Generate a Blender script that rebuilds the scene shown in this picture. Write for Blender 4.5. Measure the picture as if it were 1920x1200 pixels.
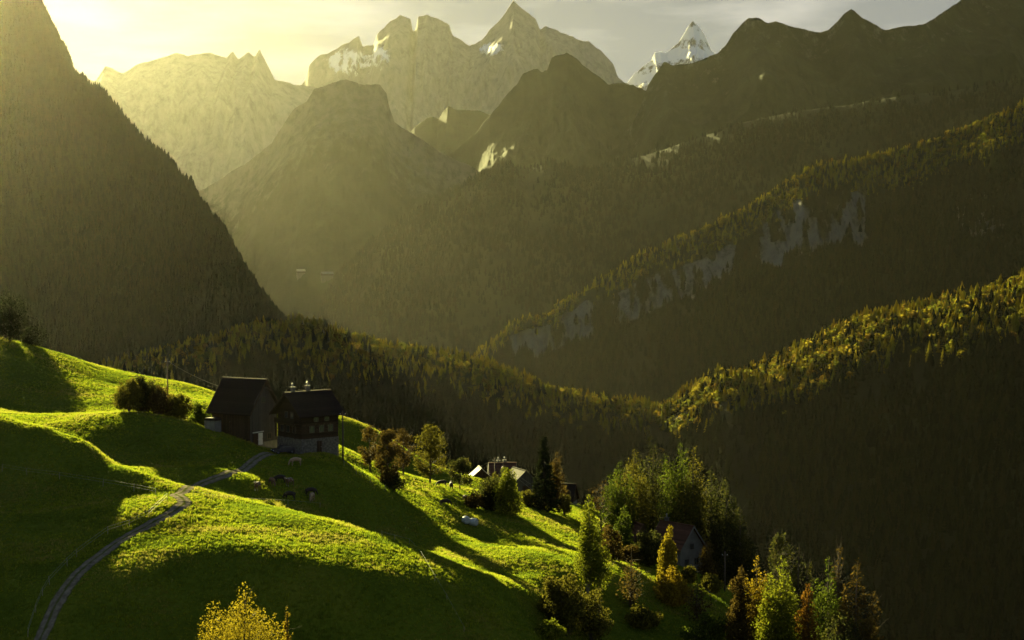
import bpy, bmesh, math, random
import numpy as np
from mathutils import Vector, Matrix

# ------------------------------------------------------------------ camera, sky, sun, exposure
for o in list(bpy.data.objects):
    bpy.data.objects.remove(o)
SC = bpy.context.scene
COL = SC.collection
F = 3200.0                       # focal length in photo pixels (photo is 1920 x 1200)
HORIZON = 450.0                  # photo row of the horizon
PITCH = -math.atan((600 - HORIZON) / F)
cam_d = bpy.data.cameras.new('camera')
cam_d.sensor_width = 36.0
cam_d.lens = F / 1920 * 36
cam_d.clip_start = 1.0
cam_d.clip_end = 90000.0
cam = bpy.data.objects.new('camera', cam_d)
COL.objects.link(cam)
cam.location = (0, 0, 0)
cam.rotation_euler = (math.pi / 2 + PITCH, 0, 0)
SC.camera = cam

SUN_AZ = math.radians(-24)       # left of the view direction (+Y)
SUN_EL = math.radians(14.5)
world = bpy.data.worlds.new('World')
SC.world = world
world.use_nodes = True
wn = world.node_tree
wn.nodes.clear()
w_out = wn.nodes.new('ShaderNodeOutputWorld')
w_bg = wn.nodes.new('ShaderNodeBackground')
w_sky = wn.nodes.new('ShaderNodeTexSky')
w_sky.sky_type = 'NISHITA'
w_sky.sun_disc = False
w_sky.sun_elevation = SUN_EL
w_sky.sun_rotation = SUN_AZ
w_sky.altitude = 900
w_sky.air_density = 1.0
w_sky.dust_density = 0.3
w_sky.ozone_density = 1.0
w_tint = wn.nodes.new('ShaderNodeMix')
w_tint.data_type = 'RGBA'
w_tint.blend_type = 'MULTIPLY'
w_tint.inputs[0].default_value = 1.0
w_tint.inputs[7].default_value = (1.0, 0.98, 0.95, 1)
wn.links.new(w_sky.outputs[0], w_tint.inputs[6])
# thin streaky high cloud over the whole sky
w_tc = wn.nodes.new('ShaderNodeTexCoord')
w_map = wn.nodes.new('ShaderNodeMapping')
w_map.inputs['Scale'].default_value = (5.0, 5.0, 26.0)
wn.links.new(w_tc.outputs['Generated'], w_map.inputs[0])
w_no = wn.nodes.new('ShaderNodeTexNoise')
w_no.inputs['Scale'].default_value = 1.6
w_no.inputs['Detail'].default_value = 7.0
w_no.inputs['Roughness'].default_value = 0.55
wn.links.new(w_map.outputs[0], w_no.inputs['Vector'])
w_fac = wn.nodes.new('ShaderNodeMapRange')
w_fac.inputs[1].default_value = 0.47; w_fac.inputs[2].default_value = 0.75
w_fac.inputs[3].default_value = 0.0; w_fac.inputs[4].default_value = 1.0
wn.links.new(w_no.outputs[0], w_fac.inputs[0])
w_ccol = wn.nodes.new('ShaderNodeMix'); w_ccol.data_type = 'RGBA'      # grey veil to pale streaks
w_ccol.inputs[6].default_value = (2.15, 2.25, 2.25, 1)
w_ccol.inputs[7].default_value = (5.2, 5.0, 4.5, 1)
wn.links.new(w_fac.outputs[0], w_ccol.inputs[0])
w_cl = wn.nodes.new('ShaderNodeMix'); w_cl.data_type = 'RGBA'
w_sep = wn.nodes.new('ShaderNodeSeparateXYZ')
wn.links.new(w_tc.outputs['Generated'], w_sep.inputs[0])
w_thick = wn.nodes.new('ShaderNodeMapRange')                             # the veil is seen edge-on near the horizon
w_thick.inputs[1].default_value = 0.16; w_thick.inputs[2].default_value = 0.42
w_thick.inputs[3].default_value = 0.97; w_thick.inputs[4].default_value = 0.12
wn.links.new(w_sep.outputs['Z'], w_thick.inputs[0])
wn.links.new(w_thick.outputs[0], w_cl.inputs[0])
wn.links.new(w_tint.outputs[2], w_cl.inputs[6]); wn.links.new(w_ccol.outputs[2], w_cl.inputs[7])
wn.links.new(w_cl.outputs[2], w_bg.inputs[0])
w_bg.inputs[1].default_value = 0.0148
wn.links.new(w_bg.outputs[0], w_out.inputs[0])

sun_d = bpy.data.lights.new('sun', 'SUN')
sun_d.energy = 5.0
sun_d.angle = math.radians(0.5)
sun_d.color = (1.0, 0.89, 0.36)
sun = bpy.data.objects.new('sun', sun_d)
COL.objects.link(sun)
SUN_DIR = Vector((math.sin(SUN_AZ) * math.cos(SUN_EL), math.cos(SUN_AZ) * math.cos(SUN_EL), math.sin(SUN_EL)))
sun.rotation_euler = SUN_DIR.to_track_quat('Z', 'Y').to_euler()
sun.location = (-800, 800, 500)

SC.view_settings.view_transform = 'Standard'
SC.view_settings.look = 'None'
SC.view_settings.gamma = 1.0
SC.view_settings.use_curve_mapping = False
SC.view_settings.exposure = 3.1
SC.render.engine = 'CYCLES'
SC.cycles.use_denoising = True
SC.cycles.max_bounces = 5
SC.cycles.diffuse_bounces = 2
SC.cycles.glossy_bounces = 1
SC.cycles.transmission_bounces = 3
SC.cycles.volume_bounces = 0
SC.cycles.transparent_max_bounces = 8
SC.cycles.sample_clamp_indirect = 3.0

random.seed(7)
RNG = np.random.default_rng(11)
_cp, _sp = math.cos(PITCH), math.sin(PITCH)

def P(px, py, D):
    """photo direction (px, py) met at ground distance D -> world point"""
    x = (np.asarray(px, float) - 960) / F
    y = (600 - np.asarray(py, float)) / F
    fy = _cp - y * _sp
    fz = _sp + y * _cp
    s = np.asarray(D, float) / fy
    return np.stack([x * s, np.broadcast_to(np.asarray(D, float), np.shape(s)) * 1.0, fz * s], -1)

def project(p):
    p = np.asarray(p, float)
    yc = p[..., 1] * _cp + p[..., 2] * _sp
    zc = -p[..., 1] * _sp + p[..., 2] * _cp
    return 960 + F * p[..., 0] / yc, 600 - F * zc / yc

# ------------------------------------------------------------------ noise
def _hash(ix, iy, seed):
    h = (ix.astype(np.int64) * 374761393 + iy.astype(np.int64) * 668265263 + seed * 1442695041) & 0xFFFFFFFF
    h = ((h ^ (h >> 13)) * 1274126177) & 0xFFFFFFFF
    h = h ^ (h >> 16)
    return (h & 0xFFFF) / 65535.0 * 2 * math.pi

def perlin(x, y, seed=0):
    x = np.asarray(x, float); y = np.asarray(y, float)
    x, y = np.broadcast_arrays(x, y)
    x0 = np.floor(x); y0 = np.floor(y)
    fx = x - x0; fy = y - y0
    u = fx * fx * fx * (fx * (fx * 6 - 15) + 10); v = fy * fy * fy * (fy * (fy * 6 - 15) + 10)
    def g(ix, iy, dx, dy):
        a = _hash(ix, iy, seed)
        return np.cos(a) * dx + np.sin(a) * dy
    a = g(x0, y0, fx, fy); b = g(x0 + 1, y0, fx - 1, fy)
    c = g(x0, y0 + 1, fx, fy - 1); d = g(x0 + 1, y0 + 1, fx - 1, fy - 1)
    return ((a * (1 - u) + b * u) * (1 - v) + (c * (1 - u) + d * u) * v) * 1.5

def fbm(x, y, octv=4, seed=0, gain=0.5):
    s = 0; a = 1.0; t = 0
    for k in range(octv):
        s = s + a * perlin(np.asarray(x) * 2 ** k, np.asarray(y) * 2 ** k, seed + k * 17); t += a; a *= gain
    return s / t

def ridged(x, y, octv=4, seed=0, gain=0.5):
    s = 0; a = 1.0; t = 0
    for k in range(octv):
        s = s + a * (1 - 2 * np.abs(perlin(np.asarray(x) * 2 ** k, np.asarray(y) * 2 ** k, seed + k * 13))); t += a; a *= gain
    return s / t

def smooth(a, b, x):
    t = np.clip((np.asarray(x, float) - a) / (b - a), 0, 1)
    return t * t * (3 - 2 * t)

# ------------------------------------------------------------------ mesh / object helpers
def grid_faces(nr, nc):
    i = np.arange(nr - 1)[:, None] * nc + np.arange(nc - 1)[None, :]
    return np.stack([i, i + 1, i + nc + 1, i + nc], -1).reshape(-1, 4)

def np_mesh(name, verts, faces, smooth_shade=True):
    me = bpy.data.meshes.new(name)
    verts = np.asarray(verts, np.float32).reshape(-1, 3)
    faces = np.asarray(faces, np.int32)
    me.vertices.add(len(verts)); me.vertices.foreach_set('co', verts.ravel())
    n = faces.shape[1]
    me.loops.add(faces.size); me.loops.foreach_set('vertex_index', faces.ravel())
    me.polygons.add(len(faces))
    me.polygons.foreach_set('loop_start', np.arange(0, faces.size, n, dtype=np.int32))
    me.polygons.foreach_set('use_smooth', np.full(len(faces), smooth_shade))
    me.update(calc_edges=True)
    me.validate()
    return me

def add(name, me, material=None, parent=None):
    o = bpy.data.objects.new(name, me)
    COL.objects.link(o)
    if material is not None and me is not None and not me.materials:
        me.materials.append(material)
    if parent is not None:
        o.parent = parent
    return o

def tag(o, label=None, cat=None, group=None, kind=None):
    if label: o['label'] = label
    if cat: o['category'] = cat
    if group: o['group'] = group
    if kind: o['kind'] = kind
    return o

def attr(me, name, vals):
    a = me.attributes.new(name, 'FLOAT', 'POINT')
    a.data.foreach_set('value', np.asarray(vals, np.float32).ravel())

# ------------------------------------------------------------------ materials
def new_mat(name):
    m = bpy.data.materials.new(name)
    m.use_nodes = True
    nt = m.node_tree
    nt.nodes.clear()
    out = nt.nodes.new('ShaderNodeOutputMaterial')
    return m, nt, out

def N(nt, kind, **kw):
    n = nt.nodes.new(kind)
    for k, v in kw.items():
        setattr(n, k, v)
    return n

def ramp(nt, fac, stops):
    r = nt.nodes.new('ShaderNodeValToRGB')
    els = r.color_ramp.elements
    while len(els) > 1:
        els.remove(els[-1])
    els[0].position = stops[0][0]; els[0].color = (*stops[0][1], 1)
    for p, c in stops[1:]:
        e = els.new(p); e.color = (*c, 1)
    nt.links.new(fac, r.inputs[0])
    return r

def noise_node(nt, scale, detail=4, rough=0.6, coord=None, stretch=None):
    n = nt.nodes.new('ShaderNodeTexNoise')
    n.inputs['Scale'].default_value = scale
    n.inputs['Detail'].default_value = detail
    n.inputs['Roughness'].default_value = rough
    if coord is None:
        coord = nt.nodes.new('ShaderNodeTexCoord').outputs['Object']
    if stretch:
        mp = nt.nodes.new('ShaderNodeMapping')
        mp.inputs['Scale'].default_value = stretch
        nt.links.new(coord, mp.inputs[0]); coord = mp.outputs[0]
    nt.links.new(coord, n.inputs['Vector'])
    return n

def mix_col(nt, fac, a, b):
    m = nt.nodes.new('ShaderNodeMix'); m.data_type = 'RGBA'
    if isinstance(fac, (int, float)): m.inputs[0].default_value = fac
    else: nt.links.new(fac, m.inputs[0])
    for s, v in ((6, a), (7, b)):
        if isinstance(v, tuple): m.inputs[s].default_value = (*v, 1)
        else: nt.links.new(v, m.inputs[s])
    return m.outputs[2]

def simple_mat(name, stops, scale=3.0, rough=0.85, bump=0.0, stretch=None, detail=5, spec=0.2, bump_dist=0.05, metal=0.0):
    m, nt, out = new_mat(name)
    b = N(nt, 'ShaderNodeBsdfPrincipled')
    b.inputs['Roughness'].default_value = rough
    b.inputs['Specular IOR Level'].default_value = spec
    b.inputs['Metallic'].default_value = metal
    n = noise_node(nt, scale, detail, 0.65, stretch=stretch)
    r = ramp(nt, n.outputs[0], [(0.3 + 0.4 * i / max(1, len(stops) - 1), c) for i, c in enumerate(stops)])
    nt.links.new(r.outputs[0], b.inputs['Base Color'])
    if bump:
        bp = N(nt, 'ShaderNodeBump'); bp.inputs['Strength'].default_value = bump; bp.inputs['Distance'].default_value = bump_dist
        nt.links.new(n.outputs[0], bp.inputs['Height']); nt.links.new(bp.outputs[0], b.inputs['Normal'])
    nt.links.new(b.outputs[0], out.inputs[0])
    return m

def leaf_mat(name, stops, trans=0.5, per='island'):
    """leaves: colour differs leaf by leaf; part of the light passes through"""
    m, nt, out = new_mat(name)
    if per == 'island':
        rnd = N(nt, 'ShaderNodeNewGeometry').outputs['Random Per Island']
    else:
        rnd = N(nt, 'ShaderNodeObjectInfo').outputs['Random']
    r = ramp(nt, rnd, [(i / max(1, len(stops) - 1), c) for i, c in enumerate(stops)])
    d = N(nt, 'ShaderNodeBsdfDiffuse'); t = N(nt, 'ShaderNodeBsdfTranslucent')
    mx = N(nt, 'ShaderNodeMixShader'); mx.inputs[0].default_value = trans
    nt.links.new(r.outputs[0], d.inputs[0]); nt.links.new(r.outputs[0], t.inputs[0])
    nt.links.new(d.outputs[0], mx.inputs[1]); nt.links.new(t.outputs[0], mx.inputs[2])
    nt.links.new(mx.outputs[0], out.inputs[0])
    return m

def mountain_mat(name, green, rock, snow=(0.8, 0.82, 0.85), scale=0.004, relief=12.0):
    m, nt, out = new_mat(name)
    b = N(nt, 'ShaderNodeBsdfPrincipled'); b.inputs['Roughness'].default_value = 0.95
    b.inputs['Specular IOR Level'].default_value = 0.05
    n1 = noise_node(nt, scale, 8, 0.7)
    n2 = noise_node(nt, scale * 6, 10, 0.78, stretch=(1, 1, 0.5))
    g = ramp(nt, n1.outputs[0], [(0.32, tuple(c * 0.4 for c in green)), (0.68, tuple(c * 1.4 for c in green))])
    rk = ramp(nt, n2.outputs[0], [(0.3, tuple(c * 0.55 for c in rock)), (0.5, rock), (0.72, tuple(c * 1.3 for c in rock))])
    def mask(an, lo, hi):
        a = N(nt, 'ShaderNodeAttribute'); a.attribute_name = an
        s = N(nt, 'ShaderNodeMath', operation='MULTIPLY_ADD'); s.inputs[1].default_value = 1.2; s.inputs[2].default_value = -0.6
        nt.links.new(n2.outputs[0], s.inputs[0])
        ad = N(nt, 'ShaderNodeMath', operation='ADD'); nt.links.new(a.outputs['Fac'], ad.inputs[0]); nt.links.new(s.outputs[0], ad.inputs[1])
        mr = N(nt, 'ShaderNodeMapRange'); mr.inputs[1].default_value = lo; mr.inputs[2].default_value = hi
        nt.links.new(ad.outputs[0], mr.inputs[0])
        return mr.outputs[0]
    c = mix_col(nt, mask('rock', 0.35, 0.65), g.outputs[0], rk.outputs[0])
    c = mix_col(nt, mask('snow', 0.42, 0.58), c, snow)
    nt.links.new(c, b.inputs['Base Color'])
    bp = N(nt, 'ShaderNodeBump'); bp.inputs['Strength'].default_value = 0.8; bp.inputs['Distance'].default_value = relief
    nt.links.new(n2.outputs[0], bp.inputs['Height']); nt.links.new(bp.outputs[0], b.inputs['Normal'])
    nt.links.new(b.outputs[0], out.inputs[0])
    return m

# ------------------------------------------------------------------ the meadow hill (thin plate surface through surveyed points)
CTRL = []
def cp(*pts):
    for p in pts:
        CTRL.append(P(*p))
# upper ridge on the left, its crest and the hollow in front of it
cp((-250, 575, 385), (-120, 600, 385), (0, 633, 385), (100, 660, 388), (200, 692, 392), (300, 708, 396), (395, 732, 400))
cp((-200, 640, 362), (0, 663, 368), (100, 690, 372), (200, 712, 376), (300, 735, 372), (380, 750, 370))
cp((-200, 740, 326), (0, 690, 359), (0, 720, 351), (0, 770, 330), (100, 740, 353), (100, 775, 338), (200, 748, 352), (200, 772, 338), (300, 765, 345), (380, 778, 330))
# knoll at the left edge and its foot
cp((-200, 735, 285), (-100, 750, 280), (0, 778, 275), (80, 800, 270), (160, 830, 266), (240, 880, 260), (305, 922, 253))
cp((-200, 880, 260), (0, 888, 261), (80, 897, 259), (150, 906, 257), (220, 918, 254), (290, 932, 249))
# rounded hump behind it
cp((100, 792, 302), (180, 779, 303), (270, 777, 304), (340, 788, 303), (420, 814, 300), (490, 846, 293))
cp((180, 830, 290), (260, 850, 290), (340, 860, 289), (410, 868, 286), (330, 905, 266), (300, 885, 273))
# the track
cp((345, 945, 245), (330, 930, 250), (370, 915, 257), (430, 886, 273), (510, 852, 293))
cp((310, 965, 240), (250, 1000, 234), (180, 1045, 227), (120, 1110, 219), (75, 1200, 212))
cp((-200, 960, 244), (-200, 1100, 222), (0, 960, 246), (0, 1050, 229), (0, 1120, 220), (0, 1200, 213), (150, 960, 243), (150, 1030, 230))
# yard under the buildings and the slope below
cp((420, 815, 318), (470, 835, 306), (515, 850, 297), (570, 851, 297), (620, 852, 297), (560, 835, 312), (600, 826, 322))
cp((480, 890, 280), (560, 890, 282), (640, 890, 286), (450, 930, 264), (560, 940, 270), (660, 935, 281), (720, 925, 292))
# sunlit shelf below, then the front slope that turns away from the sun
cp((400, 952, 246), (500, 955, 251), (600, 970, 249), (700, 1000, 247), (800, 1035, 245), (880, 1070, 243), (950, 1100, 239))
cp((620, 957, 276), (700, 975, 281), (800, 985, 286), (850, 1000, 286))
cp((450, 1000, 232), (550, 1015, 230), (650, 1035, 229), (750, 1060, 229), (850, 1085, 230))
cp((400, 1010, 229), (450, 1060, 222), (550, 1080, 220), (650, 1095, 220), (750, 1115, 221), (850, 1130, 224), (920, 1135, 228))
cp((250, 1080, 220), (250, 1200, 210), (420, 1200, 211), (600, 1200, 213), (780, 1200, 216), (950, 1200, 222), (420, 1130, 217))
# gully and second shelf to the right
cp((1000, 1120, 244), (900, 1010, 292), (930, 1030, 272), (960, 1080, 258))
cp((1000, 1040, 266), (1080, 1050, 270), (1080, 1090, 258), (1000, 1085, 255), (1150, 1060, 273), (1150, 1110, 260), (1200, 1085, 269))
cp((1060, 1140, 250), (1130, 1150, 253), (1000, 1160, 239), (1100, 1200, 242), (1250, 1200, 249), (1250, 1130, 264), (1350, 1180, 260), (1400, 1200, 257))
# orchard slope
cp((640, 870, 302), (700, 888, 312), (760, 897, 322), (800, 906, 326), (860, 912, 336), (920, 925, 340), (990, 945, 342), (1080, 965, 340))
cp((760, 930, 300), (830, 945, 304), (900, 965, 305), (960, 985, 302), (880, 980, 296), (1000, 1010, 292), (1060, 1020, 296))
# bank and crest behind the orchard
cp((630, 797, 352), (700, 817, 358), (760, 845, 364), (830, 880, 372), (890, 897, 374), (960, 915, 372), (1090, 948, 372))
cp((650, 838, 343), (700, 855, 350), (760, 880, 357), (830, 892, 368))
# right-hand crest falling away
cp((1180, 1010, 330), (1240, 1050, 312), (1310, 1080, 300), (1400, 1140, 286), (1460, 1180, 276), (1520, 1225, 268), (1600, 1290, 258), (1700, 1370, 250))
CTRL = np.array(CTRL)
def hid(x, y, z):
    global CTRL
    CTRL = np.vstack([CTRL, [[x, y, z]]])
# ground that the photograph does not show, behind the crests
for px, py, D in [(-250, 575, 385), (0, 633, 385), (200, 692, 392), (395, 732, 400), (500, 770, 398)]:
    q = P(px, py, D); hid(q[0], q[1] + 45, q[2] - 20); hid(q[0], q[1] + 100, q[2] - 62)
for px, py, D in [(560, 790, 365), (630, 797, 352), (760, 845, 364), (890, 897, 374), (1000, 925, 372), (1090, 948, 372)]:
    q = P(px, py, D); hid(q[0] + 4, q[1] + 40, q[2] - 16); hid(q[0] + 12, q[1] + 100, q[2] - 58)
for px, py, D in [(1180, 1010, 330), (1310, 1080, 300), (1460, 1180, 276), (1600, 1290, 258)]:
    q = P(px, py, D); hid(q[0] + 24, q[1] + 22, q[2] - 15); hid(q[0] + 65, q[1] + 50, q[2] - 44)

for px, D, z in [(0, 287, -31.0), (80, 281, -33.0), (160, 276, -35.0), (240, 268, -36.9)]:
    q = P(px, 800, D); hid(q[0], D, z)
_S = 100.0
def _phi(d2):
    return 0.5 * d2 * np.log(d2 + 1e-12)
_cx = CTRL[:, :2] / _S
_n = len(CTRL)
_A = np.zeros((_n + 3, _n + 3))
_A[:_n, :_n] = _phi(((_cx[:, None] - _cx[None]) ** 2).sum(-1)) + np.eye(_n) * 0.00008
_A[:_n, _n] = 1; _A[:_n, _n + 1:] = _cx
_A[_n:, :_n] = _A[:_n, _n:].T
_w = np.linalg.solve(_A, np.concatenate([CTRL[:, 2], np.zeros(3)]))
XA, XB, YA, YB = -135.0, 110.0, 198.0, 470.0
VALLEY = -700.0

def ground_z(x, y, detail=True):
    x = np.atleast_1d(np.asarray(x, float)); y = np.atleast_1d(np.asarray(y, float))
    sh = x.shape
    x = x.ravel(); y = y.ravel()
    xc = np.clip(x, XA, XB); yc = np.clip(y, YA, YB)
    z = np.empty_like(xc)
    for i in range(0, len(xc), 20000):
        p = np.stack([xc[i:i + 20000], yc[i:i + 20000]], -1) / _S
        d2 = ((p[:, None] - _cx[None]) ** 2).sum(-1)
        z[i:i + 20000] = _phi(d2) @ _w[:_n] + _w[_n] + p @ _w[_n + 1:]
    z -= 0.45 * np.maximum(YA - y, 0) + 0.6 * np.maximum(y - YB, 0) + 0.6 * np.maximum(x - XB, 0)
    z += 0.12 * np.minimum(np.maximum(XA - x, 0), 300)
    if detail:
        z += 0.55 * fbm(x / 22, y / 16, 3, 5) + 0.16 * fbm(x / 5, y / 3.2, 3, 9) + 0.05 * fbm(x / 1.1, y / 1.0, 2, 3)
    far = np.maximum(np.hypot(x, (y - 260)) - 330, 0)
    z -= far * 0.35
    return np.maximum(z, VALLEY - 5).reshape(sh)

def axis(lo, a, b, hi, step, grow=1.12):
    core = np.arange(a, b + step * 0.5, step)
    up = [core[-1]]; s = step
    while up[-1] < hi:
        s *= grow; up.append(up[-1] + s)
    dn = [core[0]]; s = step
    while dn[-1] > lo:
        s *= grow; dn.append(dn[-1] - s)
    return np.concatenate([dn[:0:-1], core, up[1:]])

gx = axis(-1300, -118, 92, 1400, 0.5)
gy = axis(-300, 196, 405, 2000, 0.5)
GX, GY = np.meshgrid(gx, gy)
GZ = ground_z(GX, GY)

def grass_mat():
    m, nt, out = new_mat('meadow_grass')
    n1 = noise_node(nt, 0.09, 6, 0.6); n2 = noise_node(nt, 1.7, 5, 0.75)
    a = ramp(nt, n1.outputs[0], [(0.3, (0.070, 0.095, 0.008)), (0.55, (0.095, 0.120, 0.010)), (0.75, (0.125, 0.132, 0.014))])
    b = ramp(nt, n2.outputs[0], [(0.3, (0.5, 0.55, 0.5)), (0.65, (1.0, 1.0, 1.0))])
    mm = nt.nodes.new('ShaderNodeMix'); mm.data_type = 'RGBA'; mm.blend_type = 'MULTIPLY'; mm.inputs[0].default_value = 1
    nt.links.new(a.outputs[0], mm.inputs[6]); nt.links.new(b.outputs[0], mm.inputs[7])
    d = N(nt, 'ShaderNodeBsdfDiffuse')
    nt.links.new(mm.outputs[2], d.inputs[0])
    bp = N(nt, 'ShaderNodeBump'); bp.inputs['Strength'].default_value = 0.7; bp.inputs['Distance'].default_value = 0.25
    nt.links.new(n2.outputs[0], bp.inputs['Height']); nt.links.new(bp.outputs[0], d.inputs['Normal'])
    nt.links.new(d.outputs[0], out.inputs[0])
    return m
M_GRASS = grass_mat()
me = np_mesh('meadow', np.stack([GX, GY, GZ], -1), grid_faces(len(gy), len(gx)))
meadow = tag(add('meadow', me, M_GRASS), kind='structure')

# ------------------------------------------------------------------ valley floor
vx = np.linspace(-25000, 25000, 53); vy = np.linspace(-3400, 16400, 39)
VX, VY = np.meshgrid(vx, vy)
M_VALLEY = simple_mat('valley_fields', [(0.03, 0.05, 0.012), (0.05, 0.085, 0.018), (0.07, 0.09, 0.02)], scale=0.004)
tag(add('valley_floor', np_mesh('valley_floor', np.stack([VX, VY, VX * 0 + VALLEY], -1), grid_faces(39, 53)), M_VALLEY), kind='structure')

# ------------------------------------------------------------------ mountains
class Mount: pass
MOUNTS = {}
def mountain(name, crest, material, base=VALLEY, k=1.1, shape=1.0, cols=420, rows=110, gully=0.10, gfreq=1 / 500.,
             jag=0.0, jfreq=1 / 60., lean=0.0, back=0.9, rough=12.0, seed=0, rock=None, snow=None, flute=0.0):
    """A massif under a given crest line: a front slope and a back slope with spurs and gullies.
    k: horizontal run per metre of drop; shape>1 = gentle top, steep foot; lean: sideways run of the fall line."""
    c = np.array(crest, float)
    # spacing along the crest
    px = np.linspace(c[0, 0], c[-1, 0], cols)
    py = np.interp(px, c[:, 0], c[:, 1]); D = np.interp(px, c[:, 0], c[:, 2])
    C = P(px, py, D)
    if jag:
        a = jag * fbm(C[:, 0] * jfreq, C[:, 1] * 0 + seed, 5, seed + 3, 0.6)
        C[:, 2] += a
    nb = rows // 4
    t = np.concatenate([-np.linspace(1, 0, nb, endpoint=False), np.linspace(0, 1, rows) ** 1.25])[:, None]
    H = np.maximum(C[None, :, 2] - base, 5.0)
    tf = np.clip(t, 0, 1); tb = np.clip(-t, 0, 1)
    drop = H * np.where(t >= 0, tf ** shape, tb)
    off = np.where(t >= 0, H * k * tf, -H * back * tb)
    X = C[None, :, 0] + lean * np.abs(off); Y = C[None, :, 1] - off; Z = C[None, :, 2] - drop
    ramp_ = smooth(0.0, 0.16, np.abs(t))
    r = ridged(X * gfreq + 3.1 * seed, Z * gfreq * 0.45 + Y * gfreq * 0.2, 5, seed)
    Y = Y - ramp_ * gully * H * (r - 0.1) * (1 - 0.4 * tf)
    Z = Z + ramp_ * rough * (fbm(X * gfreq * 5, Y * gfreq * 5, 4, seed + 7) if rough < 20 else ridged(X * gfreq * 6, Y * gfreq * 4, 5, seed + 7, 0.62)) + ramp_ * 0.03 * H * r
    V = np.stack([X, Y, Z], -1)
    me = np_mesh(name, V, grid_faces(rows + nb, cols))
    o = Mount(); o.V = V; o.nb = nb; o.t = t + X * 0; o.r = r
    o.px, o.py = project(V)
    o.rockv = rock(o) if rock else np.zeros(X.shape)
    if flute:
        V[..., 1] -= flute * o.rockv * (ridged(X / 55, Z / 240, 4, seed + 2, 0.7) - 0.6)
        me.vertices.foreach_set('co', V.astype(np.float32).ravel()); me.update()
    attr(me, 'rock', o.rockv)
    attr(me, 'snow', snow(o) if snow else np.zeros(X.size))
    ob = tag(add(name, me, material), kind='structure')
    o.ob = ob
    MOUNTS[name] = o
    return o

M_FOREST = mountain_mat('forest_floor', (0.014, 0.017, 0.007), (0.125, 0.125, 0.12), relief=25.0)
M_ALP = mountain_mat('alpine_pasture', (0.021, 0.028, 0.009), (0.095, 0.088, 0.072), relief=22.0)
M_ROCKY = mountain_mat('pale_rock', (0.10, 0.10, 0.08), (0.20, 0.19, 0.17), scale=0.003, relief=16.0)

# far snowy ranges
mountain('mountain_far_left', [(-900, 60, 11000), (-400, 130, 11000), (60, 160, 11000), (180, 150, 11000), (198, 124, 11000), (230, 138, 11000), (262, 118, 11000), (300, 110, 11000), (330, 99, 11000), (352, 104, 11000),
    (395, 99, 11000), (425, 108, 11000), (436, 96, 11000), (447, 112, 11000), (465, 97, 11000), (478, 108, 11000), (486, 93, 11000), (500, 118, 11000), (515, 150, 11000), (560, 158, 11080), (620, 170, 11240), (800, 260, 11410)],
    M_ROCKY, k=0.8, cols=700, rows=90, gully=0.12, gfreq=1 / 900., jag=18, jfreq=1 / 120., rough=55, seed=2,
    rock=lambda o: 1.3 - o.t)
def snow_main(o):
    a = np.exp(-((o.px - 655) / 55) ** 2 - ((o.py - 118) / 26) ** 2) * 1.0
    b = np.exp(-((o.px - 712) / 22) ** 2 - ((o.py - 108) / 30) ** 2) * 0.9
    c = np.exp(-((o.px - 925) / 32) ** 2 - ((o.py - 92) / 14) ** 2) * 0.9
    return np.maximum(np.maximum(a, b), c) * (0.25 + 0.75 * ridged(o.V[..., 0] / 110, o.V[..., 2] / 160, 5, 19, 0.7)) + 0.14 * (1 - smooth(60, 170, o.py))
mountain('mountain_far_peaks', [(300, 330, 12000), (480, 200, 12000), (560, 165, 12000), (572, 150, 12000), (580, 122, 12000), (600, 104, 12000), (630, 92, 12000), (660, 74, 12000), (673, 68, 12000), (680, 88, 12000), (700, 84, 12000),
    (708, 62, 12000), (728, 44, 12000), (750, 28, 12000), (770, 36, 12000), (774, 58, 12000), (779, 56, 12000), (784, 32, 12000), (800, 28, 12000), (822, 36, 12000), (842, 46, 12000), (848, 64, 12000), (880, 86, 12000),
    (905, 74, 12000), (918, 56, 12000), (935, 40, 12000), (950, 20, 12000), (963, 0, 12000), (972, 10, 12000), (990, 24, 12000), (1004, 36, 12000), (1012, 56, 12000), (1024, 48, 12000), (1050, 60, 12000), (1080, 72, 12000), (1105, 78, 12000),
    (1130, 98, 12000), (1150, 120, 12000), (1158, 144, 12000), (1172, 156, 12000), (1220, 180, 12000), (1400, 240, 12000)],
    M_ROCKY, k=0.75, cols=900, rows=110, gully=0.13, gfreq=1 / 800., jag=22, jfreq=1 / 110., rough=55, seed=5,
    rock=lambda o: 1.4 - o.t, snow=snow_main)
mountain('mountain_far_horn', [(1120, 190, 12600), (1175, 158, 12600), (1190, 138, 12600), (1222, 112, 12600), (1228, 98, 12600), (1250, 98, 12600), (1275, 78, 12600), (1290, 50, 12600), (1299, 39, 12600), (1308, 48, 12600),
    (1322, 66, 12600), (1334, 96, 12600), (1345, 104, 12600), (1352, 92, 12600), (1362, 104, 12600), (1450, 150, 12600), (1600, 200, 12600)],
    M_ROCKY, k=0.75, cols=420, rows=110, gully=0.12, gfreq=1 / 700., jag=18, jfreq=1 / 100., rough=55, seed=9,
    rock=lambda o: 0.95 - o.t * 0.5, snow=lambda o: 0.50 + 0.25 * ridged(o.V[..., 0] / 90, o.V[..., 2] / 60, 4, 3, 0.7) - 0.25 * smooth(0.05, 0.4, o.t) + 0.12 * np.sin(o.V[..., 2] / 26.0))
# small hills in the gap
mountain('hill_gap', [(740, 290, 8700), (778, 238, 8700), (800, 222, 8700), (812, 219, 8700), (822, 224, 8700), (832, 208, 8700), (840, 199, 8700), (856, 206, 8700), (890, 206, 8700), (915, 214, 8700), (1000, 260, 8700), (1080, 320, 8700)],
    M_ALP, k=1.2, cols=260, rows=70, gully=0.05, jag=10, seed=12, rock=lambda o: 0.12 - o.t)
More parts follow.
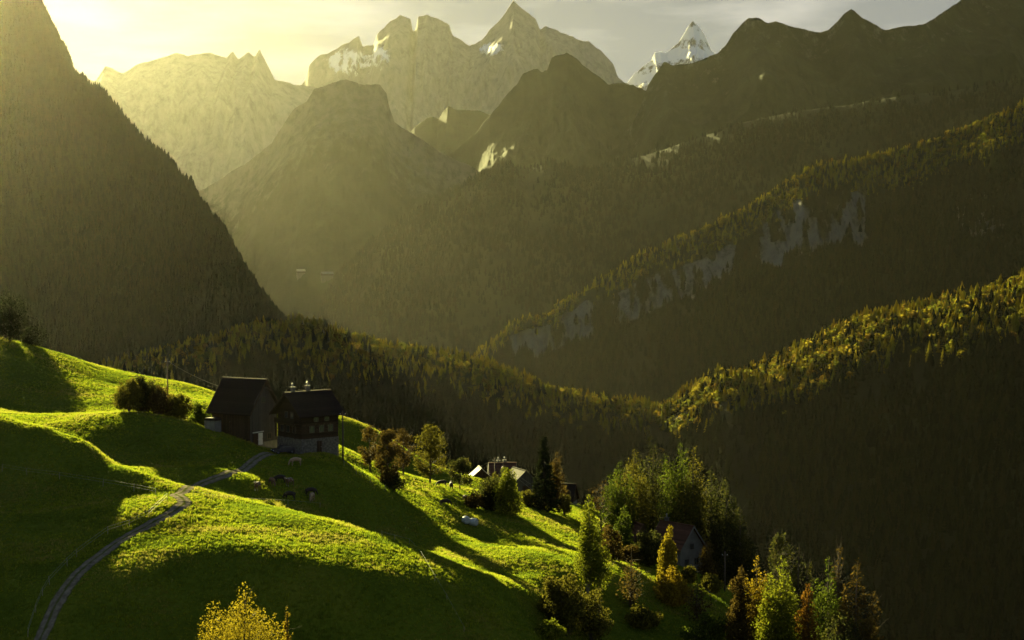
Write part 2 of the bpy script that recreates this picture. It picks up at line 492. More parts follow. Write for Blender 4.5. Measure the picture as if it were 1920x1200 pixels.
# dome left of the middle
mountain('mountain_dome', [(150, 480, 7770), (300, 400, 7620), (390, 350, 7550), (470, 300, 7470), (510, 268, 7400), (528, 238, 7400), (552, 204, 7400), (575, 190, 7400), (588, 168, 7400), (620, 156, 7400), (648, 149, 7400), (680, 158, 7400), (712, 160, 7400),
    (724, 172, 7400), (730, 200, 7400), (740, 230, 7400), (770, 248, 7400), (800, 268, 7400), (840, 292, 7400), (880, 310, 7400), (960, 360, 7400), (1100, 430, 7400)],
    M_ALP, k=1.0, shape=0.8, cols=560, rows=110, gully=0.10, gfreq=1 / 700., jag=14, jfreq=1 / 70., rough=26, seed=15, rock=lambda o: 0.65 - 1.6 * o.t)
# dark pointed mountain
mountain('mountain_pointed', [(600, 420, 7920), (760, 320, 7840), (850, 285, 7760), (890, 250, 7680), (920, 215, 7600), (950, 180, 7600), (972, 152, 7600), (980, 138, 7600), (1008, 128, 7600), (1016, 135, 7600), (1026, 132, 7600), (1034, 110, 7600), (1062, 97, 7600),
    (1084, 112, 7600), (1095, 124, 7600), (1125, 146, 7600), (1140, 158, 7600), (1170, 155, 7600), (1210, 168, 7600), (1250, 180, 7600), (1320, 240, 7600), (1450, 330, 7600)],
    M_ALP, k=1.15, shape=0.8, cols=560, rows=130, gully=0.11, gfreq=1 / 320., jag=16, jfreq=1 / 70., rough=26, seed=22, rock=lambda o: 0.18 - 1.2 * o.t)
# long dark range on the right
mountain('mountain_right_range', [(900, 370, 7750), (1000, 335, 7660), (1060, 305, 7570), (1100, 285, 7490), (1180, 240, 7400), (1205, 190, 7400), (1215, 160, 7400), (1245, 116, 7400), (1262, 122, 7400), (1300, 118, 7400), (1345, 100, 7400), (1360, 86, 7400), (1375, 62, 7400), (1390, 46, 7400),
    (1405, 34, 7400), (1424, 33, 7400), (1440, 42, 7400), (1458, 41, 7400), (1475, 47, 7400), (1500, 54, 7400), (1530, 60, 7400), (1552, 57, 7400), (1570, 40, 7400), (1585, 24, 7400), (1597, 16, 7400), (1615, 32, 7400), (1640, 46, 7400),
    (1660, 57, 7400), (1700, 48, 7400), (1735, 45, 7350), (1762, 27, 7450), (1795, 5, 7580), (1830, -22, 7720), (1900, -60, 7850), (2000, -85, 7940), (2300, -40, 8030), (2700, -100, 8120)],
    M_ALP, k=1.2, shape=0.78, cols=900, rows=130, gully=0.13, gfreq=1 / 800., jag=12, jfreq=1 / 80., rough=24, seed=31, rock=lambda o: 0.34 - 1.2 * o.t)
# wooded shoulder in the middle
m3 = mountain('mountain_middle_shoulder', [(420, 640, 6840), (520, 600, 6750), (600, 545, 6660), (660, 490, 6570), (700, 450, 6480), (760, 412, 6390), (830, 370, 6300), (900, 328, 6300), (950, 308, 6300), (990, 318, 6300), (1040, 303, 6300), (1075, 320, 6300),
    (1120, 318, 6300), (1160, 306, 6300), (1220, 288, 6300), (1300, 262, 6300), (1400, 228, 6300), (1500, 208, 6300), (1600, 196, 6300), (1700, 178, 6300), (1800, 168, 6300), (1920, 148, 6300), (2100, 110, 6300), (2500, 60, 6300)],
    M_ALP, k=1.35, shape=1.15, cols=800, rows=130, gully=0.09, gfreq=1 / 700., jag=8, seed=37, rock=lambda o: 0.1 - o.t)
# ridge with the cliff band
def cliffs(o):
    X, Z = o.V[..., 0], o.V[..., 2]
    n = 0.5 + 0.5 * ridged(X / 60, Z / 260 + X / 400, 5, 91, 0.65)
    along = np.interp(o.px, [900, 960, 1100, 1125, 1150, 1370, 1395, 1450, 1470, 1620, 1650, 1780, 1800, 1880, 1920], [0, 1, 1, .1, .75, .8, .3, 1, .8, .8, .2, 0, .6, .6, 0])
    lo = np.interp(o.px, [950, 1100, 1150, 1400, 1500, 1800, 1880], [.03, .03, .085, .085, .05, .16, .16])
    wd = np.interp(o.px, [950, 1100, 1150, 1400, 1500, 1800, 1880], [.16, .16, .13, .13, .17, .12, .12])
    w = 0.03 * fbm(X / 150, Z / 150, 3, 17)
    band = smooth(lo + w, lo + w + .02, o.t) * (1 - smooth(lo + wd + 2 * w, lo + wd + 2 * w + .03, o.t))
    return 0.85 * band * along * smooth(0.5, 0.8, n)
m2 = mountain('mountain_cliff_ridge', [(800, 720, 4950), (880, 680, 4870), (925, 640, 4780), (960, 612, 4750), (990, 600, 4700), (1030, 592, 4700), (1060, 570, 4700), (1095, 548, 4700), (1130, 530, 4700), (1200, 482, 4700), (1260, 462, 4700), (1330, 428, 4700), (1400, 395, 4700), (1440, 368, 4700),
    (1500, 328, 4700), (1540, 310, 4700), (1600, 305, 4700), (1700, 285, 4700), (1800, 250, 4620), (1920, 200, 4530), (2100, 120, 4450), (2500, 60, 4370)],
    M_FOREST, k=0.95, shape=1.0, cols=800, rows=140, gully=0.16, gfreq=1 / 480., jag=6, seed=44, rock=cliffs, flute=45)
# steep wooded mountain on the left
m9 = mountain('mountain_left', [(-4200, 420, 4210), (-3000, 120, 3820), (-2000, 160, 3700), (-1500, 100, 3700), (-1000, 20, 3700), (-700, -50, 3700), (-450, -110, 3700), (-250, -150, 3700), (-130, -170, 3700), (-60, -140, 3700), (0, -90, 3700), (40, -50, 3700), (70, 0, 3700), (95, 45, 3700), (120, 95, 3700), (140, 140, 3700), (190, 170, 3700), (240, 228, 3700), (290, 285, 3700),
    (325, 318, 3700), (360, 350, 3700), (380, 385, 3700), (410, 420, 3700), (440, 470, 3700), (470, 515, 3700), (500, 560, 3700), (520, 595, 3700), (560, 640, 3700), (640, 760, 3770), (760, 900, 3820)],
    M_FOREST, k=0.62, shape=1.0, cols=1100, rows=130, gully=0.10, gfreq=1 / 420., jag=34, jfreq=1 / 90., seed=51, back=0.5,
    rock=lambda o: 0.52 * np.exp(-((o.px - 432) / 26) ** 2 - ((o.py - 600) / 34) ** 2) * smooth(0.35, 0.75, 0.5 + 0.5 * ridged(o.V[..., 0] / 30, o.V[..., 2] / 110, 4, 5)) + 0.2 * np.exp(-((o.px - 190) / 120) ** 2 - ((o.py - 450) / 80) ** 2))
# nearer wooded ridge: falls from the left to a saddle, climbs to the right
m1 = mountain('hill_wooded_ridge', [(-200, 820, 2720), (100, 740, 2800), (250, 690, 2880), (330, 668, 2920), (420, 650, 2970), (480, 625, 3040), (530, 612, 3040), (600, 618, 3040), (660, 640, 3040), (720, 655, 3040), (800, 672, 3040), (860, 685, 3040), (920, 695, 3040), (980, 718, 3040), (1030, 735, 3040), (1100, 750, 3040), (1160, 762, 3040), (1220, 775, 3010), (1250, 768, 2970),
    (1290, 745, 2920), (1320, 722, 2880), (1345, 712, 2880), (1380, 712, 2880), (1440, 690, 2880), (1500, 660, 2880), (1550, 632, 2880), (1600, 612, 2880), (1680, 592, 2840), (1740, 580, 2800), (1800, 568, 2800), (1860, 552, 2750), (1920, 532, 2720), (2000, 505, 2680), (2200, 440, 2630), (2600, 330, 2470)],
    M_FOREST, k=1.35, shape=2.4, cols=900, rows=130, gully=0.13, gfreq=1 / 420., jag=5, seed=63)

# ------------------------------------------------------------------ woods on the mountains (one mass each) and meadow grass
def scatter_object(name, pts, scales, kinds, protos, material_tilt=0.0):
    """points that carry instances of a few unlinked source meshes"""
    me = bpy.data.meshes.new(name)
    n = len(pts)
    me.vertices.add(n); me.vertices.foreach_set('co', np.asarray(pts, np.float32).ravel())
    a = me.attributes.new('scl', 'FLOAT_VECTOR', 'POINT'); a.data.foreach_set('vector', np.asarray(scales, np.float32).ravel())
    a = me.attributes.new('rot', 'FLOAT_VECTOR', 'POINT')
    rot = np.stack([RNG.normal(0, material_tilt, n), RNG.normal(0, material_tilt, n), RNG.uniform(0, 6.283, n)], -1)
    a.data.foreach_set('vector', rot.astype(np.float32).ravel())
    a = me.attributes.new('kind', 'INT', 'POINT'); a.data.foreach_set('value', np.asarray(kinds, np.int32))
    o = add(name, me)
    ng = bpy.data.node_groups.new(name, 'GeometryNodeTree')
    ng.interface.new_socket('Geometry', in_out='INPUT', socket_type='NodeSocketGeometry')
    ng.interface.new_socket('Geometry', in_out='OUTPUT', socket_type='NodeSocketGeometry')
    gi = ng.nodes.new('NodeGroupInput'); go = ng.nodes.new('NodeGroupOutput')
    def named(nm, dt):
        q = ng.nodes.new('GeometryNodeInputNamedAttribute'); q.data_type = dt; q.inputs[0].default_value = nm
        return q.outputs[0]
    sc, ro, ki = named('scl', 'FLOAT_VECTOR'), named('rot', 'FLOAT_VECTOR'), named('kind', 'INT')
    jn = ng.nodes.new('GeometryNodeJoinGeometry')
    for k, pr in enumerate(protos):
        oi = ng.nodes.new('GeometryNodeObjectInfo'); oi.inputs[0].default_value = pr; oi.inputs[1].default_value = True
        cmp_ = ng.nodes.new('FunctionNodeCompare'); cmp_.data_type = 'INT'; cmp_.operation = 'EQUAL'
        ng.links.new(ki, cmp_.inputs[2]); cmp_.inputs[3].default_value = k
        ip = ng.nodes.new('GeometryNodeInstanceOnPoints')
        ng.links.new(gi.outputs[0], ip.inputs['Points']); ng.links.new(cmp_.outputs[0], ip.inputs['Selection'])
        ng.links.new(oi.outputs['Geometry'], ip.inputs['Instance'])
        ng.links.new(ro, ip.inputs['Rotation']); ng.links.new(sc, ip.inputs['Scale'])
        ng.links.new(ip.outputs[0], jn.inputs[0])
    ng.links.new(jn.outputs[0], go.inputs[0])
    md = o.modifiers.new('scatter', 'NODES'); md.node_group = ng
    return tag(o, kind='stuff')

def source(name, me, material):
    o = bpy.data.objects.new(name, me)
    me.materials.append(material)
    return o

def conifer_mesh(seed, tiers=7, sides=9):
    """unit height spruce of ragged drooping tiers"""
    r = np.random.default_rng(seed)
    V = []; Fc = []
    def ring(z, rad, jit):
        a = np.arange(sides) * 2 * math.pi / sides + r.uniform(0, 6)
        q = rad * (1 + r.uniform(-jit, jit, sides))
        return [(q[i] * math.cos(a[i]), q[i] * math.sin(a[i]), z + r.uniform(-0.02, 0.02)) for i in range(sides)]
    for i in range(tiers):
        z0 = 0.06 + 0.9 * i / tiers; z1 = z0 + 1.9 / tiers * (0.9 if i < tiers - 1 else 0.6)
        rad = 0.19 * (1 - (i / tiers) ** 1.15) + 0.018
        b = len(V); V += ring(z0, rad, 0.38); V.append((0, 0, min(z1, 1.0)))
        for k in range(sides):
            Fc.append((b + k, b + (k + 1) % sides, b + sides))
    b = len(V); V += [(0.02, 0, -0.05), (-0.01, 0.017, -0.05), (-0.01, -0.017, -0.05), (0, 0, 0.3)]
    Fc += [(b, b + 1, b + 3), (b + 1, b + 2, b + 3), (b + 2, b, b + 3)]
    return np_mesh('spruce', V, Fc, False)

def broadleaf_mesh(seed, n=110):
    """unit height round crown of many small leaf faces"""
    r = np.random.default_rng(seed)
    V = []; Fc = []
    blobs = [(r.normal(0, 0.09), r.normal(0, 0.09), r.uniform(0.35, 0.82), r.uniform(0.13, 0.22)) for _ in range(7)]
    for i in range(n):
        bx, by, bz, br = blobs[i % 7]
        d = r.normal(size=3); d /= np.linalg.norm(d)
        c = np.array([bx, by, bz]) + d * br * r.uniform(0.8, 1.05)
        u = np.cross(d, r.normal(size=3)); u /= np.linalg.norm(u); w = np.cross(d, u)
        u = u + d * r.uniform(-.5, .5); w = w + d * r.uniform(-.5, .5)
        s = r.uniform(0.05, 0.085); b = len(V)
        V += [c + u * s, c + w * s, c - u * s, c - w * s]
        Fc += [(b, b + 1, b + 2), (b, b + 2, b + 3)]
    b = len(V); V += [(0.025, 0, -0.05), (-0.012, 0.02, -0.05), (-0.012, -0.02, -0.05), (0, 0, 0.6)]
    Fc += [(b, b + 1, b + 3), (b + 1, b + 2, b + 3), (b + 2, b, b + 3)]
    return np_mesh('broadleaf', [tuple(v) for v in V], Fc, False)

M_SPRUCE = leaf_mat('spruce_needles', [(0.008, 0.011, 0.005), (0.011, 0.015, 0.006), (0.015, 0.018, 0.006), (0.019, 0.018, 0.007)], 0.35, 'object')
M_LARCH = leaf_mat('larch_needles', [(0.15, 0.15, 0.014), (0.25, 0.21, 0.017), (0.18, 0.13, 0.016)], 0.6, 'object')
M_AUTUMN = leaf_mat('autumn_leaves', [(0.055, 0.065, 0.009), (0.095, 0.095, 0.010), (0.17, 0.14, 0.013), (0.12, 0.075, 0.012), (0.075, 0.085, 0.010)], 0.55, 'object')
TREES = [source('spruce_source', conifer_mesh(1), M_SPRUCE), source('spruce_source', conifer_mesh(2, 8, 8), M_SPRUCE),
         source('larch_source', conifer_mesh(3, 6, 8), M_LARCH), source('broadleaf_source', broadleaf_mesh(4), M_AUTUMN), source('broadleaf_source', broadleaf_mesh(5), M_AUTUMN)]

def wood(name, m, count, label, height, kindf, mask=None, tmax=0.8, singles=()):
    nr, nc = m.V.shape[:2]
    r0 = m.nb - 3
    nf = nr - r0
    A = m.V[r0:]
    e1 = A[1:, :-1] - A[:-1, :-1]; e2 = A[:-1, 1:] - A[:-1, :-1]
    area = np.linalg.norm(np.cross(e1, e2), axis=-1)
    px, py, t, rk = m.px[r0:-1, :-1], m.py[r0:-1, :-1], m.t[r0:-1, :-1], m.rockv[r0:-1, :-1]
    wgt = area * (px > -60) * (px < 1980) * (py < 1260) * (t < tmax) * (rk < 0.55)
    if mask is not None:
        wgt = wgt * mask(px, py, t, A[:-1, :-1])
    wgt = wgt * (0.2 + 0.8 * smooth(-0.38, -0.05, fbm(A[:-1, :-1, 0] / 190, A[:-1, :-1, 1] / 190, 3, 29)))
    wgt = wgt.ravel() / wgt.sum()
    idx = RNG.choice(len(wgt), count, p=wgt)
    i, j = np.divmod(idx, nc - 1)
    u = RNG.random(count)[:, None]; v = RNG.random(count)[:, None]
    p = A[i, j] + e1[i, j] * u + e2[i, j] * v
    p[:, 2] -= 0.6
    n = fbm(p[:, 0] / 160, p[:, 1] / 160, 3, 77)
    kinds = kindf(n, px[i, j], t[i, j], RNG.random(count))
    h = height * (1 + 0.45 * fbm(p[:, 0] / 55, p[:, 1] / 55, 2, 33)) * RNG.uniform(0.55, 1.2, count) * np.where(kinds >= 3, 0.72, 1.0)
    w = h * RNG.uniform(0.85, 1.25, count) * np.where(kinds >= 3, 1.15, 1.0)
    # trees that stand out one by one along the crest
    free = np.ones(count, bool)
    for x0, x1, num, where in singles:
        spp, _ = project(p)
        edges = np.linspace(x0, x1, num + 1)
        for a_, b_ in zip(edges[:-1], edges[1:]):
            c_ = np.nonzero(free & (spp >= a_) & (spp < b_) & (t[i, j] < 0.05) & (t[i, j] > -0.01))[0]
            if len(c_) == 0:
                continue
            q_ = c_[np.argmax(p[c_, 2] + h[c_])]
            free[q_] = False
            kd = int(kinds[q_])
            nm, lb = [('spruce_tree', 'dark spruce'), ('spruce_tree', 'dark spruce'), ('larch_tree', 'yellow larch'), ('broadleaf_tree', 'golden round crowned tree'), ('broadleaf_tree', 'golden round crowned tree')][kd]
            so = add(nm, TREES[kd].data)
            so.location = p[q_]; so.scale = (w[q_], w[q_], h[q_] * 1.08); so.rotation_euler = (0, 0, random.uniform(0, 6.28))
            tag(so, lb + ' standing up from the crest of the ' + where, 'tree', lb + ' on the crest of the ' + where)
    p, h, w, kinds = p[free], h[free], w[free], kinds[free]
    o = scatter_object(name, p, np.stack([w, w, h], -1), kinds, TREES, 0.03)
    o['label'] = label
    return o

def mixed(broad, larch, low=None, t0=0.3):
    """shares of broadleaf trees and larches; low: share factor on the lower slope"""
    def f(n, px, t, r):
        k = np.where(r < 0.5, 0, 1)
        fac = 1.0 if low is None else low + (1 - low) * (1 - smooth(t0, t0 * 1.7, t + 0.4 * t0 * n))  # fewer bright trees downslope, which also puts sun and shade into the colour
        q = r * 7.13 % 1.0
        k = np.where(q > 1 - larch * fac * np.clip(1 + 1.6 * n, 0.1, 2), 2, k)
        q2 = r * 13.7 % 1.0
        k = np.where(q2 > 1 - broad * fac * np.clip(1 - 1.6 * n, 0.1, 2), np.where(q2 * 5 % 1 < .5, 3, 4), k)
        return k
    return f
wood('forest_on_ridge', m1, 26000, 'mixed spruce and autumn wood covering the nearer ridge and its saddle', 24, mixed(0.50, 0.60, 0.0, 0.25), tmax=0.92, singles=[(560, 1230, 30, 'wooded ridge behind the farm'), (1262, 1915, 34, 'right hand wooded ridge')])  # golden species near the crest also colour in its sunlit band
wood('forest_on_left_mountain', m9, 42000, 'dark steep spruce forest clinging to the left mountain', 19, mixed(0.0, 0.0), tmax=0.75)
wood('forest_on_cliff_ridge', m2, 26000, 'russet and dark wood on the ridge with pale cliffs', 26, mixed(0.42, 0.42, 0.0, 0.07), tmax=0.9)  # bright trees on the crest only: lit rim and shaded slope as colour
wood('forest_on_shoulder', m3, 24000, 'dark spruce belt along the hazy middle shoulder', 24, mixed(0.0, 0.0), tmax=0.95,
     mask=lambda px, py, t, V: 1.0 - 0.8 * (t < 0.04) * (px > 1230))

# ------------------------------------------------------------------ placing things on the meadow
def on_ground(px, py, d0=190.0, d1=430.0):
    """first point of the meadow met in this direction"""
    D = np.arange(d0, d1, 0.25)
    r = P(np.full_like(D, px), np.full_like(D, py), D)
    g = ground_z(r[:, 0], r[:, 1])
    hit = np.nonzero(r[:, 2] <= g)[0]
    i = hit[0] if len(hit) else len(D) - 1
    return Vector((r[i, 0], r[i, 1], g[i]))

def stand(px, D):
    x = float(P(px, 900, D)[0])
    return Vector((x, D, float(ground_z(x, D)[0])))

def zat(py, D):
    return float(P(960, py, D)[2])

def empty(name, loc, rz=0.0):
    o = bpy.data.objects.new(name, None)
    COL.objects.link(o)
    o.location = loc; o.rotation_euler = (0, 0, rz)
    o.empty_display_size = 0.3
    return o

class MB:
    def __init__(self):
        self.v = []; self.f = []
    def box(self, x0, x1, y0, y1, z0, z1):
        b = len(self.v)
        self.v += [(x, y, z) for z in (z0, z1) for y in (y0, y1) for x in (x0, x1)]
        self.f += [tuple(b + i for i in q) for q in ((0, 2, 3, 1), (4, 5, 7, 6), (0, 1, 5, 4), (2, 6, 7, 3), (0, 4, 6, 2), (1, 3, 7, 5))]
        return self
    def hexa(self, pts):
        b = len(self.v); self.v += [tuple(p) for p in pts]
        self.f += [tuple(b + i for i in q) for q in ((0, 3, 2, 1), (4, 5, 6, 7), (0, 1, 5, 4), (1, 2, 6, 5), (2, 3, 7, 6), (3, 0, 4, 7))]
        return self
    def prism(self, prof, axis, a, b_):
        """profile of 2D points extruded along an axis ('x' or 'y')"""
        n = len(prof); b = len(self.v)
        for t in (a, b_):
            self.v += [((t, p[0], p[1]) if axis == 'x' else (p[0], t, p[1])) for p in prof]
        self.f += [tuple(b + i for i in range(n)), tuple(b + n + i for i in reversed(range(n)))]
        self.f += [(b + i, b + (i + 1) % n, b + n + (i + 1) % n, b + n + i) for i in range(n)]
        return self
    def tube(self, pts, rad, sides=6, cap=True):
        pts = [Vector(p) for p in pts]
        if not hasattr(rad, '__len__'): rad = [rad] * len(pts)
        b = len(self.v)
        ref = None
        for i, p in enumerate(pts):
            d = (pts[min(i + 1, len(pts) - 1)] - pts[max(i - 1, 0)])
            d = d.normalized() if d.length > 1e-9 else Vector((0, 0, 1))
            u = d.orthogonal().normalized() if ref is None else (ref - d * ref.dot(d)).normalized()
            ref = u; w = d.cross(u)
            for k in range(sides):
                a = 2 * math.pi * k / sides
                self.v.append(tuple(p + (u * math.cos(a) + w * math.sin(a)) * rad[i]))
        for i in range(len(pts) - 1):
            for k in range(sides):
                self.f.append((b + i * sides + k, b + i * sides + (k + 1) % sides, b + (i + 1) * sides + (k + 1) % sides, b + (i + 1) * sides + k))
        if cap:
            self.f.append(tuple(b + k for k in reversed(range(sides))))
            e = b + (len(pts) - 1) * sides
            self.f.append(tuple(e + k for k in range(sides)))
        return self
    def lathe(self, prof, c=(0, 0, 0), sides=12):
        b = len(self.v)
        for r, z in prof:
            for k in range(sides):
                a = 2 * math.pi * k / sides
                self.v.append((c[0] + r * math.cos(a), c[1] + r * math.sin(a), c[2] + z))
        for i in range(len(prof) - 1):
            for k in range(sides):
                self.f.append((b + i * sides + k, b + i * sides + (k + 1) % sides, b + (i + 1) * sides + (k + 1) % sides, b + (i + 1) * sides + k))
        self.f.append(tuple(b + k for k in reversed(range(sides))))
        e = b + (len(prof) - 1) * sides
        self.f.append(tuple(e + k for k in range(sides)))
        return self
    def mesh(self, name, shade=False):
        me = bpy.data.meshes.new(name)
        me.from_pydata(self.v, [], self.f)
        me.update()
        if shade:
            me.polygons.foreach_set('use_smooth', np.full(len(me.polygons), True))
        return me
    def build(self, name, material, parent=None, shade=False):
        return add(name, self.mesh(name, shade), material, parent)

# ------------------------------------------------------------------ materials of the things
def plank_mat(name, a, b, width=0.22, horizontal=False, rough=0.9):
    m, nt, out = new_mat(name)
    bs = N(nt, 'ShaderNodeBsdfPrincipled'); bs.inputs['Roughness'].default_value = rough; bs.inputs['Specular IOR Level'].default_value = 0.03
    tc = N(nt, 'ShaderNodeTexCoord')
    n = noise_node(nt, 2.0, 6, 0.7, coord=tc.outputs['Object'], stretch=(4, 4, 0.5) if not horizontal else (0.6, 0.6, 7))
    r = ramp(nt, n.outputs[0], [(0.3, a), (0.7, b)])
    sep = N(nt, 'ShaderNodeSeparateXYZ'); nt.links.new(tc.outputs['Object'], sep.inputs[0])
    if horizontal:
        src = sep.outputs['Z']
    else:
        q = N(nt, 'ShaderNodeMath', operation='ADD'); nt.links.new(sep.outputs['X'], q.inputs[0]); nt.links.new(sep.outputs['Y'], q.inputs[1]); src = q.outputs[0]
    dv = N(nt, 'ShaderNodeMath', operation='DIVIDE'); nt.links.new(src, dv.inputs[0]); dv.inputs[1].default_value = width
    fl = N(nt, 'ShaderNodeMath', operation='FLOOR'); nt.links.new(dv.outputs[0], fl.inputs[0])
    wn_ = N(nt, 'ShaderNodeTexWhiteNoise', noise_dimensions='1D'); nt.links.new(fl.outputs[0], wn_.inputs['W'])
    fr = N(nt, 'ShaderNodeMath', operation='FRACT'); nt.links.new(dv.outputs[0], fr.inputs[0])
    pp = N(nt, 'ShaderNodeMath', operation='PINGPONG'); nt.links.new(fr.outputs[0], pp.inputs[0]); pp.inputs[1].default_value = 0.5
    gp = N(nt, 'ShaderNodeMapRange'); gp.inputs[1].default_value = 0.0; gp.inputs[2].default_value = 0.12; nt.links.new(pp.outputs[0], gp.inputs[0])
    tone = ramp(nt, wn_.outputs[0], [(0.0, (0.6, 0.6, 0.6)), (1.0, (1.15, 1.1, 1.05))])
    mm = nt.nodes.new('ShaderNodeMix'); mm.data_type = 'RGBA'; mm.blend_type = 'MULTIPLY'; mm.inputs[0].default_value = 1
    nt.links.new(r.outputs[0], mm.inputs[6]); nt.links.new(tone.outputs[0], mm.inputs[7])
    nt.links.new(mm.outputs[2], bs.inputs['Base Color'])
    bp = N(nt, 'ShaderNodeBump'); bp.inputs['Strength'].default_value = 0.8; bp.inputs['Distance'].default_value = 0.03
    nt.links.new(gp.outputs[0], bp.inputs['Height']); nt.links.new(bp.outputs[0], bs.inputs['Normal'])
    nt.links.new(bs.outputs[0], out.inputs[0])
    return m

def leaf2(name, stops, trans=0.36, scale=0.45):
    """leaves of one tree: leaf by leaf and clump by clump differences"""
    m, nt, out = new_mat(name)
    rnd = N(nt, 'ShaderNodeNewGeometry').outputs['Random Per Island']
    no = noise_node(nt, scale, 3, 0.6)
    ms = N(nt, 'ShaderNodeMapRange'); ms.inputs[1].default_value = 0.3; ms.inputs[2].default_value = 0.7; nt.links.new(no.outputs[0], ms.inputs[0])
    mx_ = N(nt, 'ShaderNodeMix'); mx_.data_type = 'FLOAT'; mx_.inputs[0].default_value = 0.45
    nt.links.new(rnd, mx_.inputs[2]); nt.links.new(ms.outputs[0], mx_.inputs[3])
    r = ramp(nt, mx_.outputs[0], [(0.12 + 0.76 * i / max(1, len(stops) - 1), c) for i, c in enumerate(stops)])
    d = N(nt, 'ShaderNodeBsdfDiffuse'); t = N(nt, 'ShaderNodeBsdfTranslucent')
    mx = N(nt, 'ShaderNodeMixShader'); mx.inputs[0].default_value = trans
    nt.links.new(r.outputs[0], d.inputs[0]); nt.links.new(r.outputs[0], t.inputs[0])
    nt.links.new(d.outputs[0], mx.inputs[1]); nt.links.new(t.outputs[0], mx.inputs[2])
    nt.links.new(mx.outputs[0], out.inputs[0])
    return m

LEAF = {
    'green': leaf2('leaves_green', [(0.026, 0.038, 0.006), (0.048, 0.066, 0.008), (0.085, 0.10, 0.011)]),
    'yellowgreen': leaf2('leaves_yellow_green', [(0.055, 0.068, 0.007), (0.10, 0.115, 0.009), (0.16, 0.155, 0.012)]),
    'gold': leaf2('leaves_gold', [(0.075, 0.055, 0.006), (0.14, 0.10, 0.008), (0.20, 0.145, 0.010), (0.12, 0.062, 0.008)]),
    'yellow': leaf2('leaves_yellow', [(0.11, 0.085, 0.008), (0.18, 0.14, 0.010), (0.25, 0.20, 0.014)]),
    'orange': leaf2('leaves_orange', [(0.060, 0.030, 0.006), (0.11, 0.052, 0.008), (0.17, 0.090, 0.010)]),
    'brown': leaf2('leaves_brown', [(0.028, 0.020, 0.007), (0.052, 0.036, 0.009), (0.085, 0.060, 0.011)]),
    'olive': leaf2('leaves_olive', [(0.040, 0.042, 0.008), (0.075, 0.068, 0.010), (0.11, 0.095, 0.012)]),
    'dark': leaf2('leaves_dark', [(0.014, 0.018, 0.006), (0.030, 0.034, 0.009), (0.065, 0.060, 0.012)], 0.4),
    'needle': leaf2('needles_dark', [(0.008, 0.012, 0.005), (0.016, 0.022, 0.008), (0.028, 0.032, 0.010)], 0.2),
}
M_BARK = simple_mat('bark', [(0.030, 0.022, 0.016), (0.075, 0.060, 0.046)], scale=6, bump=0.6, stretch=(3, 3, 0.6))
M_BARK_PALE = simple_mat('bark_pale', [(0.07, 0.065, 0.05), (0.20, 0.19, 0.16)], scale=5, bump=0.5, stretch=(3, 3, 0.6))
M_TIMBER = plank_mat('dark_timber', (0.020, 0.014, 0.010), (0.050, 0.034, 0.022), 0.26, True)
M_TIMBER_V = plank_mat('brown_boards', (0.030, 0.020, 0.013), (0.065, 0.044, 0.028), 0.24)
M_GREYBOARD = plank_mat('grey_boards', (0.040, 0.038, 0.038), (0.080, 0.076, 0.076), 0.24)
M_STONE = simple_mat('rubble_stone', [(0.03, 0.028, 0.025), (0.075, 0.07, 0.06), (0.15, 0.14, 0.12)], scale=2.6, bump=0.9, detail=8)
M_CONCRETE = simple_mat('weathered_concrete', [(0.09, 0.087, 0.075), (0.17, 0.165, 0.14)], scale=1.2, bump=0.3, stretch=(1, 1, 0.4))
M_TILE = plank_mat('dark_roof_tiles', (0.013, 0.010, 0.008), (0.030, 0.021, 0.017), 0.30, True, 0.8)
M_TILE_RED = plank_mat('red_roof_tiles', (0.055, 0.026, 0.018), (0.12, 0.060, 0.040), 0.30, True, 0.75)
M_WHITEPAINT = simple_mat('white_paint', [(0.35, 0.36, 0.38), (0.5, 0.51, 0.53)], scale=2)
M_GLASS_DARK = simple_mat('window_glass', [(0.012, 0.014, 0.018), (0.03, 0.032, 0.036)], scale=1, rough=0.12, spec=0.6)
M_PLASTER = simple_mat('grey_plaster', [(0.07, 0.067, 0.06), (0.12, 0.115, 0.10)], scale=0.9, bump=0.1)
M_METAL = simple_mat('sheet_metal', [(0.12, 0.12, 0.12), (0.2, 0.2, 0.2)], scale=2, rough=0.5, metal=0.6)
M_WOODPOLE = simple_mat('pole_wood', [(0.030, 0.022, 0.016), (0.065, 0.050, 0.038)], scale=5, stretch=(4, 4, .4))
M_POST = simple_mat('fence_wood', [(0.14, 0.12, 0.09), (0.28, 0.25, 0.20)], scale=5, stretch=(4, 4, .5))
M_WIRE = simple_mat('wire', [(0.18, 0.17, 0.16), (0.30, 0.29, 0.27)], scale=3, rough=0.6, metal=0.4)
M_TAPE = simple_mat('fence_tape', [(0.16, 0.16, 0.14), (0.26, 0.26, 0.23)], scale=3)
M_FRAME = simple_mat('window_frame_wood', [(0.05, 0.04, 0.03), (0.10, 0.08, 0.06)], scale=3)
M_GRAVEL = simple_mat('gravel_track', [(0.07, 0.060, 0.046), (0.12, 0.105, 0.080), (0.18, 0.16, 0.12)], scale=1.4, bump=0.5, detail=9, spec=0.0, rough=1.0)

